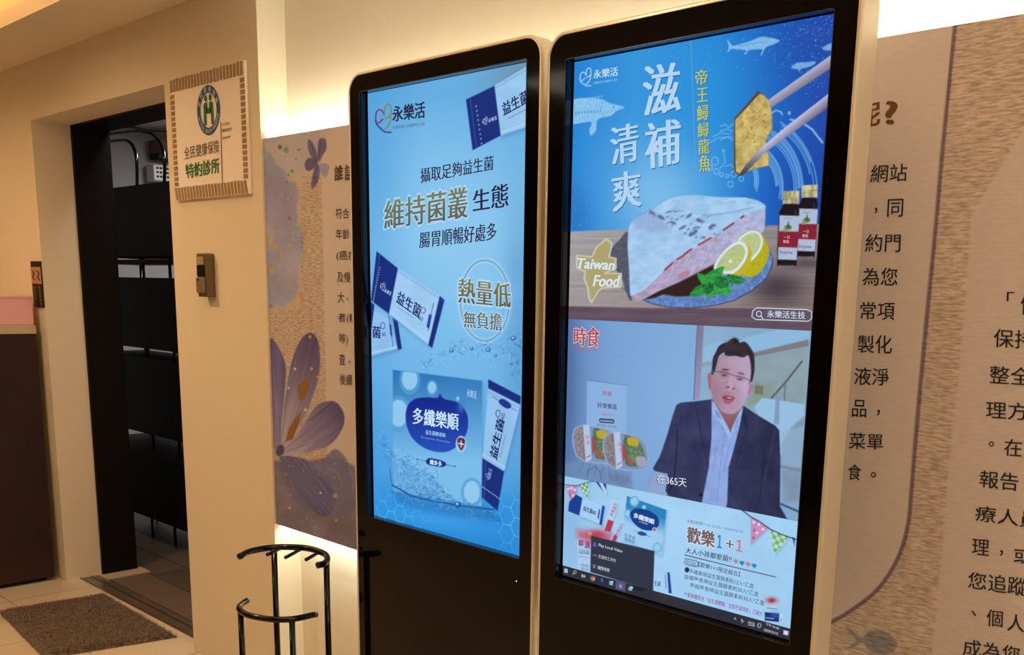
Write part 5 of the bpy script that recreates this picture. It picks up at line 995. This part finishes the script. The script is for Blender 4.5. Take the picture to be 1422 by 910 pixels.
write(TV, '時食', *z1([(262, 286), (316, 290), (262, 318)]), (166, 86, 96), YT, .02); write(TV, '好食餐盒', *z1([(226, 358), (350, 372), (226, 392)]), (50, 46, 70), YT, .015); write(TV, '健康好味!', *z1([(250, 425), (322, 430), (250, 442)]), (176, 110, 120), YT, 0)
fill(TV, z1([(236, 466), (246, 460), (328, 466), (334, 478), (328, 494), (240, 488)]), (52, 56, 96), YT + .0001); write(TV, '新鮮現做直送', *z1([(244, 468), (326, 473), (244, 482)]), (190, 204, 232), YT, .01); write(TV, '00:00~20:00', *z1([(222, 496), (346, 508), (222, 508)]), (86, 96, 136), YT, 0)
for ox, oy in ((0, 0), (207, 45)):
    write(TV, '時', *z1([(152 + ox, 566 + oy), (172 + ox, 567 + oy), (153 + ox, 594 + oy)]), (190, 110, 130), YT, .01); write(TV, '食', *z1([(156 + ox, 600 + oy), (176 + ox, 601 + oy), (157 + ox, 628 + oy)]), (190, 110, 130), YT, .01)
TV.build('video_lettering', m_disp, sc2)

# ---- promotion with the task bar along its foot
P2 = Pic(SXA, SXB, SZB, zB - .0003, Y2, NX, 230)
P2.C[:] = (160, 204, 240); P2.C += (fbm(P2.X * .04, P2.Y * .04, 3)[:, None] - .5) * 14
P2.glow(790, 740, 26, 60, (120, 168, 214), .5); P2.glow(960, 730, 60, 50, (172, 214, 246), .5)
for k in range(120): P2.ell(rs.uniform(785, 1100), rs.uniform(670, 860), .5, .6, (110, 160, 210), .5, .4)
zp, zq = Z(780, 660, 5.353), Z(930, 690, 4.789)
def bunting(pts, base, dots, kind):
    P2.poly([(x + 1.5, y + 1.5) for x, y in pts], (110, 160, 210), .5, 1.5); P2.poly(pts, base, 1, .6)
    q = np.array(pts)
    i = P2.near(q[:, 0].min(), q[:, 1].min(), q[:, 0].max(), q[:, 1].max())
    c0 = P2.C.copy()
    if kind == 'dots':
        for a_, b_ in ((.18, .15), (.5, .12), (.82, .2), (.32, .42), (.62, .45), (.48, .7)):
            e = q[0] * (1 - a_) * (1 - b_) + q[1] * a_ * (1 - b_) + q[2] * b_; P2.ell(e[0], e[1], 1.9, 2.1, dots[int(a_ * 50) % 2], 1, .5)
    else:
        a1 = q[1] - q[0]; a2 = q[2] - q[0]; d = np.linalg.inv(np.array([a1, a2]).T); st_ = (np.stack([P2.X[i], P2.Y[i]], 1) - q[0]) @ d.T
        if kind == 'check': mk = ((np.floor(st_[:, 0] * 5 + st_[:, 1] * 2.5) + np.floor(st_[:, 1] * 6)) % 2 == 0)
        else: mk = (np.floor(st_[:, 0] * 3.2 + st_[:, 1] * 1.2) % 2 == 0)
        ins = (st_[:, 0] + st_[:, 1] < .97) & (st_[:, 0] > .02) & (st_[:, 1] > 0) & mk; P2.mix(i, ins * .95, dots[0])
bunting(zp([(25, 80), (118, 75), (85, 245)]), (176, 134, 182), ((196, 100, 110), (220, 200, 226)), 'dots'); bunting(zp([(120, 75), (206, 50), (198, 185)]), (176, 214, 226), ((108, 160, 68),), 'check'); bunting(zp([(250, 50), (336, 66), (332, 155)]), (176, 208, 240), ((38, 66, 150),), 'stripe')
P2.line(zp([(10, 70), (110, 80), (210, 50), (250, 48)]), 1.0, (60, 64, 90), .9, .5)
bunting(zq([(540, 130), (662, 205), (538, 320)]), (190, 144, 190), ((196, 92, 100), (226, 208, 230)), 'dots'); bunting(zq([(668, 215), (795, 270), (692, 395)]), (178, 216, 222), ((118, 178, 74),), 'check'); P2.poly(zq([(812, 268), (835, 275), (830, 330)]), (48, 84, 166), 1, .7)
P2.line(zq([(475, 85), (540, 135), (600, 168), (665, 215), (740, 250), (840, 285)]), 1.4, (58, 46, 70), .95, .6)
def pq(f, pts, c, a=1): P2.poly(f(pts), c, a, .6)
P2.poly([(x + 1.5, y + 3) for x, y in zp([(160, 185), (318, 228), (300, 372), (140, 305)])], (104, 150, 200), .5, 2)
pq(zp, [(108, 145), (155, 172), (132, 302), (48, 268), (55, 200)], (30, 62, 146)); pq(zp, [(155, 172), (302, 226), (283, 366), (132, 302)], (166, 206, 244)); pq(zp, [(302, 226), (320, 232), (298, 374), (280, 366)], (32, 60, 146)); P2.poly(zp([(278, 248), (286, 262), (276, 330), (266, 316)]), (46, 84, 166), 1, .6)
for pts, rd in (([(375, 170), (420, 205), (360, 425), (318, 412)], [(345, 330), (388, 345), (362, 422), (318, 412)]), ([(440, 330), (462, 345), (400, 495), (372, 488)], [(392, 440), (415, 452), (400, 495), (374, 488)])):
    P2.poly([(x + 1, y + 2) for x, y in zp(pts)], (110, 156, 204), .5, 1.6); pq(zp, pts, (178, 206, 238)); pq(zp, rd, (186, 54, 74))
pq(zp, [(110, 405), (370, 440), (366, 740), (122, 700)], (168, 204, 238)); P2.poly(zp([(112, 406), (370, 440), (368, 500), (200, 500), (116, 470)]), (186, 90, 112), .75, 4); P2.glow(*zp([(260, 440)])[0], 14, 7, (196, 40, 60), .8); P2.ell(*zp([(210, 436)])[0], 3, 2.6, (224, 150, 130), .8, 1); P2.poly(zp([(128, 548), (208, 560), (206, 590), (126, 584)]), (120, 150, 180), .9, .6); P2.poly(zp([(133, 553), (205, 564), (204, 584), (131, 578)]), (170, 204, 230), .9, .5); P2.line(zp([(126, 604), (212, 616)]), .9, (110, 140, 180), .7, .5)
P2.poly([(x + 2, y + 3) for x, y in zp([(485, 155), (780, 260), (740, 595), (450, 480)])], (104, 152, 204), .5, 2.5)
P2.poly(zp([(485, 155), (780, 260), (740, 595), (450, 480)]), lambda x, y: np.array((44, 130, 190)) + np.clip((y - 700 - (x - 865) * .33) / 26, 0, 1)[:, None] * np.array((114, 74, 50)), 1, .6)
for x, y, r in ((540, 195, 36), (612, 240, 16), (490, 285, 26), (710, 540, 34)): P2.ell(*zp([(x, y)])[0], r / 5.35, r / 4.6, (112, 176, 216), .9, .7); P2.ell(*zp([(x, y)])[0], r / 7.6, r / 6.6, (156, 206, 236), .9, .6)
P2.curve(zp([(515, 270), (560, 248), (650, 265), (715, 315), (720, 375), (670, 412), (590, 400), (530, 350), (508, 300)]), (22, 62, 140), 1, .7); P2.ell(*zp([(690, 406)])[0], 3, 3.4, (200, 190, 214), 1, .6); P2.ell(*zp([(690, 406)])[0], 1.5, 1.8, (160, 60, 70), 1, .5)
P2.line(zp([(536, 412), (662, 460)]), .6, (60, 90, 150), .8, .4); P2.curve(zp([(565, 428), (590, 418), (625, 432), (630, 448), (600, 452), (570, 440)]), (40, 78, 150), 1, .6)
pq(zp, [(660, 720), (790, 735), (780, 870), (650, 850)], (164, 206, 240)); P2.poly(zp([(785, 722), (803, 726), (818, 880), (795, 878)]), (32, 66, 150), 1, .6); P2.line(zp([(770, 745), (776, 840)]), 1, (60, 96, 160), .8, .5)
# hearts, rule, little product shots
for k, (x, y) in enumerate(((440, 430), (480, 441), (521, 450), (562, 460))):
    c = (190, 128, 140) if k % 2 == 0 else (40, 130, 190); cx_, cy_ = zq([(x, y)])[0]; P2.ell(cx_ - 1.5, cy_ - 1.2, 1.9, 1.9, c, 1, .5); P2.ell(cx_ + 1.5, cy_ - .6, 1.9, 1.9, c, 1, .5); P2.poly([(cx_ - 3.3, cy_ - .6), (cx_ + 3.3, cy_ + .2), (cx_ + .2, cy_ + 4)], c, 1, .5)
P2.line(zq([(100, 388), (400, 462), (705, 535)]), 1.1, (44, 44, 66), 1, .5)
P2.line(zq([(104, 412), (178, 428), (190, 440), (184, 468), (108, 452), (98, 438), (104, 412)]), .9, (60, 64, 96), .9, .5); P2.ell(*zq([(115, 487)])[0], 3.2, 3.6, (40, 40, 60), 1, .6)
P2.poly(zq([(640, 665), (716, 675), (712, 745), (640, 735)]), (176, 204, 234), .9, .7); P2.glow(*zq([(678, 690)])[0], 7, 4, (176, 40, 50), 1); P2.line(zq([(645, 740), (715, 748)]), 1.2, (150, 90, 120), .7, .5)
P2.poly(zq([(632, 768), (728, 778), (726, 834), (632, 824)]), (34, 44, 110), 1, .6); P2.glow(*zq([(700, 790)])[0], 6, 4, (40, 100, 190), .8); P2.line(zq([(640, 806), (690, 812)]), 1.4, (170, 190, 226), .8, .5); P2.poly(zq([(732, 775), (754, 780), (750, 838), (730, 834)]), (186, 214, 240), 1, .6); P2.line(zq([(742, 812), (741, 828)]), 1.2, (50, 90, 160), .8, .5)
# menu and task bar
P2.poly(zp([(218, 450), (690, 565), (680, 862), (213, 722)]), (50, 54, 72), 1, .6)
bar = P2.P[:, 2] < zC2; P2.C[bar] = np.array((48, 48, 60)) + (fbm(P2.X[bar] * .05, P2.Y[bar] * .1, 5)[:, None] - .5) * 10
P2.poly(zp([(404, 778), (476, 796), (472, 868), (400, 846)]), (88, 88, 112), 1, .6); P2.poly(zp([(525, 820), (632, 845), (630, 862), (524, 858)]), (34, 34, 44), 1, .8)
ic = lambda pts, c, a=1: P2.poly(zp(pts), c, a, .5)
for a_, b_ in ((0, 0), (13, 2), (0, 16), (13, 18)): ic([(20 + a_, 694 + b_), (31 + a_, 697 + b_), (31 + a_, 711 + b_), (20 + a_, 708 + b_)], (206, 226, 240))
P2.ell(*zp([(98, 722)])[0], 1.8, 2, (196, 206, 220), 1, .4, 0, .7); P2.line(zp([(90, 730), (82, 740)]), .8, (196, 206, 220), 1, .4)
ic([(148, 738), (160, 741), (160, 762), (148, 759)], (190, 200, 214)); ic([(164, 742), (174, 745), (174, 764), (164, 761)], (190, 200, 214))
cc = zp([(230, 768)])[0]; P2.ell(*cc, 3.4, 3.7, (190, 60, 50), 1, .5); P2.poly([cc, (cc[0] - 3.3, cc[1] - 1), (cc[0] - 2, cc[1] + 3.4), (cc[0] + 1, cc[1] + 3.6)], (60, 150, 80), 1, .5); P2.poly([cc, (cc[0] + 3.4, cc[1] - 1.4), (cc[0] + 3, cc[1] + 2), (cc[0] + 1, cc[1] + 3.6)], (214, 184, 70), 1, .5); P2.ell(*cc, 1.5, 1.7, (90, 150, 220), 1, .4)
ic([(294, 766), (306, 769), (306, 798), (294, 795)], (40, 120, 210)); ic([(354, 788), (382, 795), (380, 822), (353, 815)], (120, 190, 220)); ic([(366, 786), (384, 790), (382, 800), (365, 796)], (200, 214, 224)); ic([(424, 806), (452, 813), (450, 846), (422, 838)], (120, 90, 190)); ic([(432, 818), (444, 821), (443, 836), (431, 833)], (190, 170, 230)); ic([(496, 834), (524, 841), (523, 862), (495, 856)], (110, 190, 210)); ic([(508, 826), (530, 832), (529, 846), (508, 841)], (200, 214, 224)); ic([(236, 500), (256, 505), (255, 535), (234, 530)], (120, 84, 190))
P2.line(zp([(234, 598), (246, 592), (256, 604)]), .8, (180, 184, 200), .9, .4); P2.line(zp([(234, 668), (250, 690)]), .8, (190, 194, 206), .9, .4); P2.line(zp([(250, 668), (234, 690)]), .8, (190, 194, 206), .9, .4)
iq = lambda pts, c, a=1: P2.poly(zq(pts), c, a, .5)
P2.line(zq([(428, 815), (434, 806), (440, 818)]), .8, (200, 206, 220), 1, .4); P2.line(zq([(478, 815), (482, 838)]), 1, (190, 196, 214), 1, .4); P2.line(zq([(476, 822), (492, 830)]), .9, (190, 196, 214), 1, .4); P2.line(zq([(524, 832), (562, 842), (560, 862), (524, 852), (524, 832)]), .9, (196, 202, 220), 1, .4); P2.line(zq([(532, 842), (552, 850)]), .8, (196, 202, 220), 1, .4); P2.ell(*zq([(596, 857)])[0], 2.4, 2.7, (170, 190, 220), 1, .4, 0, 1); iq([(758, 888), (790, 896), (786, 924), (756, 916)], (206, 222, 236))
P2.build('promotion_picture', m_disp, sc2, label='pale blue promotion picture with task bar and pop-up menu')
TP = Letters('package_lettering', ('headline_lettering', 945, 715, 1060, 795), ('offer_lettering', 945, 770, 1075, 860), ('clock_lettering', 1055, 855, 1105, 890), ('menu_lettering', 822, 750, 870, 800), ('box_lettering', 862, 700, 930, 760), ('pouch_lettering', 795, 745, 822, 800)); BRN = (112, 88, 92); DK = (44, 46, 70)
write(TP, '活動期間:112.12.25 - 2024.02.10', *zq([(112, 150), (487, 222), (112, 172)]), (104, 116, 150), YT, .0, BR=zq([(487, 244)])[0])
for q, c, bo in ((.0002, (206, 222, 240), .09), (0, (116, 92, 96), .03)): write(TP, '歡樂', *zq([(118, 198), (300, 234), (115, 303)]), c, YT + q, bo, BR=zq([(297, 343)])[0])
for ch, a_, b_, d_, c in (('1', (318, 252), (350, 258), (314, 340), (50, 140, 196)), ('+', (376, 284), (426, 296), (374, 336), (120, 100, 110)), ('1', (446, 284), (486, 292), (440, 362), (196, 128, 140))):
    write(TP, ch, *zq([a_, b_, d_]), (206, 222, 240), YT + .0002, .05 if ch == '+' else .025); write(TP, ch, *zq([a_, b_, d_]), c, YT, .012)
write(TP, '大人小孩都愛菌!!', *zq([(108, 336), (412, 396), (104, 374)]), (40, 36, 56), YT, .015, BR=zq([(408, 437)])[0])
write(TP, '即日起', *zq([(110, 420), (176, 436), (110, 448)]), (60, 64, 96), YT, .0); write(TP, '【歡樂1+1限定組合】', *zq([(192, 432), (468, 500), (190, 466)]), DK, YT, .01, BR=zq([(464, 533)])[0])
write(TP, '多纖樂順益生菌酵素粉12入*乙盒', *zq([(132, 477), (560, 580), (130, 509)]), DK, YT, .0, BR=zq([(557, 612)])[0]); write(TP, '益纖莓香檸益生菌酵素粉30入*乙盒', *zq([(98, 514), (592, 634), (96, 545)]), DK, YT, .0, BR=zq([(590, 667)])[0]); write(TP, '莓越莓香檸益生菌酵素粉30入*乙盒', *zq([(137, 572), (632, 692), (135, 602)]), DK, YT, .0, BR=zq([(628, 726)])[0])
write(TP, '**單筆購買送「益生菌體驗，全館任選現折」乙組!!!', *zq([(98, 632), (615, 764), (96, 664)]), (150, 40, 130), YT, .012, BR=zq([(612, 797)])[0])
write(TP, '下午 02:28', *zq([(640, 838), (728, 868), (638, 856)]), (210, 216, 230), YT, .0); write(TP, '2024/3/15', *zq([(626, 876), (720, 904), (625, 893)]), (210, 216, 230), YT, .0)
write(TP, 'Play Local Video', *zp([(275, 508), (452, 556), (273, 536)]), (206, 210, 222), YT, .012); write(TP, '釘選到工作列', *zp([(274, 590), (402, 624), (272, 616)]), (206, 210, 222), YT, .0); write(TP, '關閉視窗', *zp([(270, 673), (356, 695), (268, 700)]), (206, 210, 222), YT, .01)
write(TP, '益生菌60', *zp([(164, 226), (256, 264), (158, 262)]), (30, 46, 100), YT, .03); write(TP, '多纖樂順', *zp([(538, 278), (690, 330), (534, 316)]), (206, 226, 244), YT, .04); write(TP, '益生菌酵素', *zp([(575, 338), (640, 360), (574, 350)]), (170, 200, 234), YT, 0); write(TP, '莓速', *zp([(124, 480), (212, 492), (124, 536)]), (150, 34, 84), YT, .035); write(TP, '益生菌', *zp([(136, 556), (202, 566), (136, 580)]), (60, 90, 130), YT, .01)
write(TP, '莓果益生', *zp([(358, 300), (388, 200), (384, 312)]), (176, 60, 84), YT, .015); write(TP, '莓果益生', *zp([(398, 440), (436, 352), (418, 450)]), (176, 60, 84), YT, .015); write(TP, '生菌', *zp([(690, 785), (736, 792), (688, 822)]), (40, 60, 120), YT, .02)
write(TP, '日夜調\n理機能', *zp([(468, 430), (548, 458), (464, 486)]), (60, 84, 130), YT, .0); write(TP, '順暢\n補給', *zp([(140, 655), (204, 668), (140, 705)]), (110, 130, 170), YT, .0)
TP.build('promotion_lettering', m_disp, sc2)
COL.objects.unlink(_to); bpy.data.objects.remove(_to)
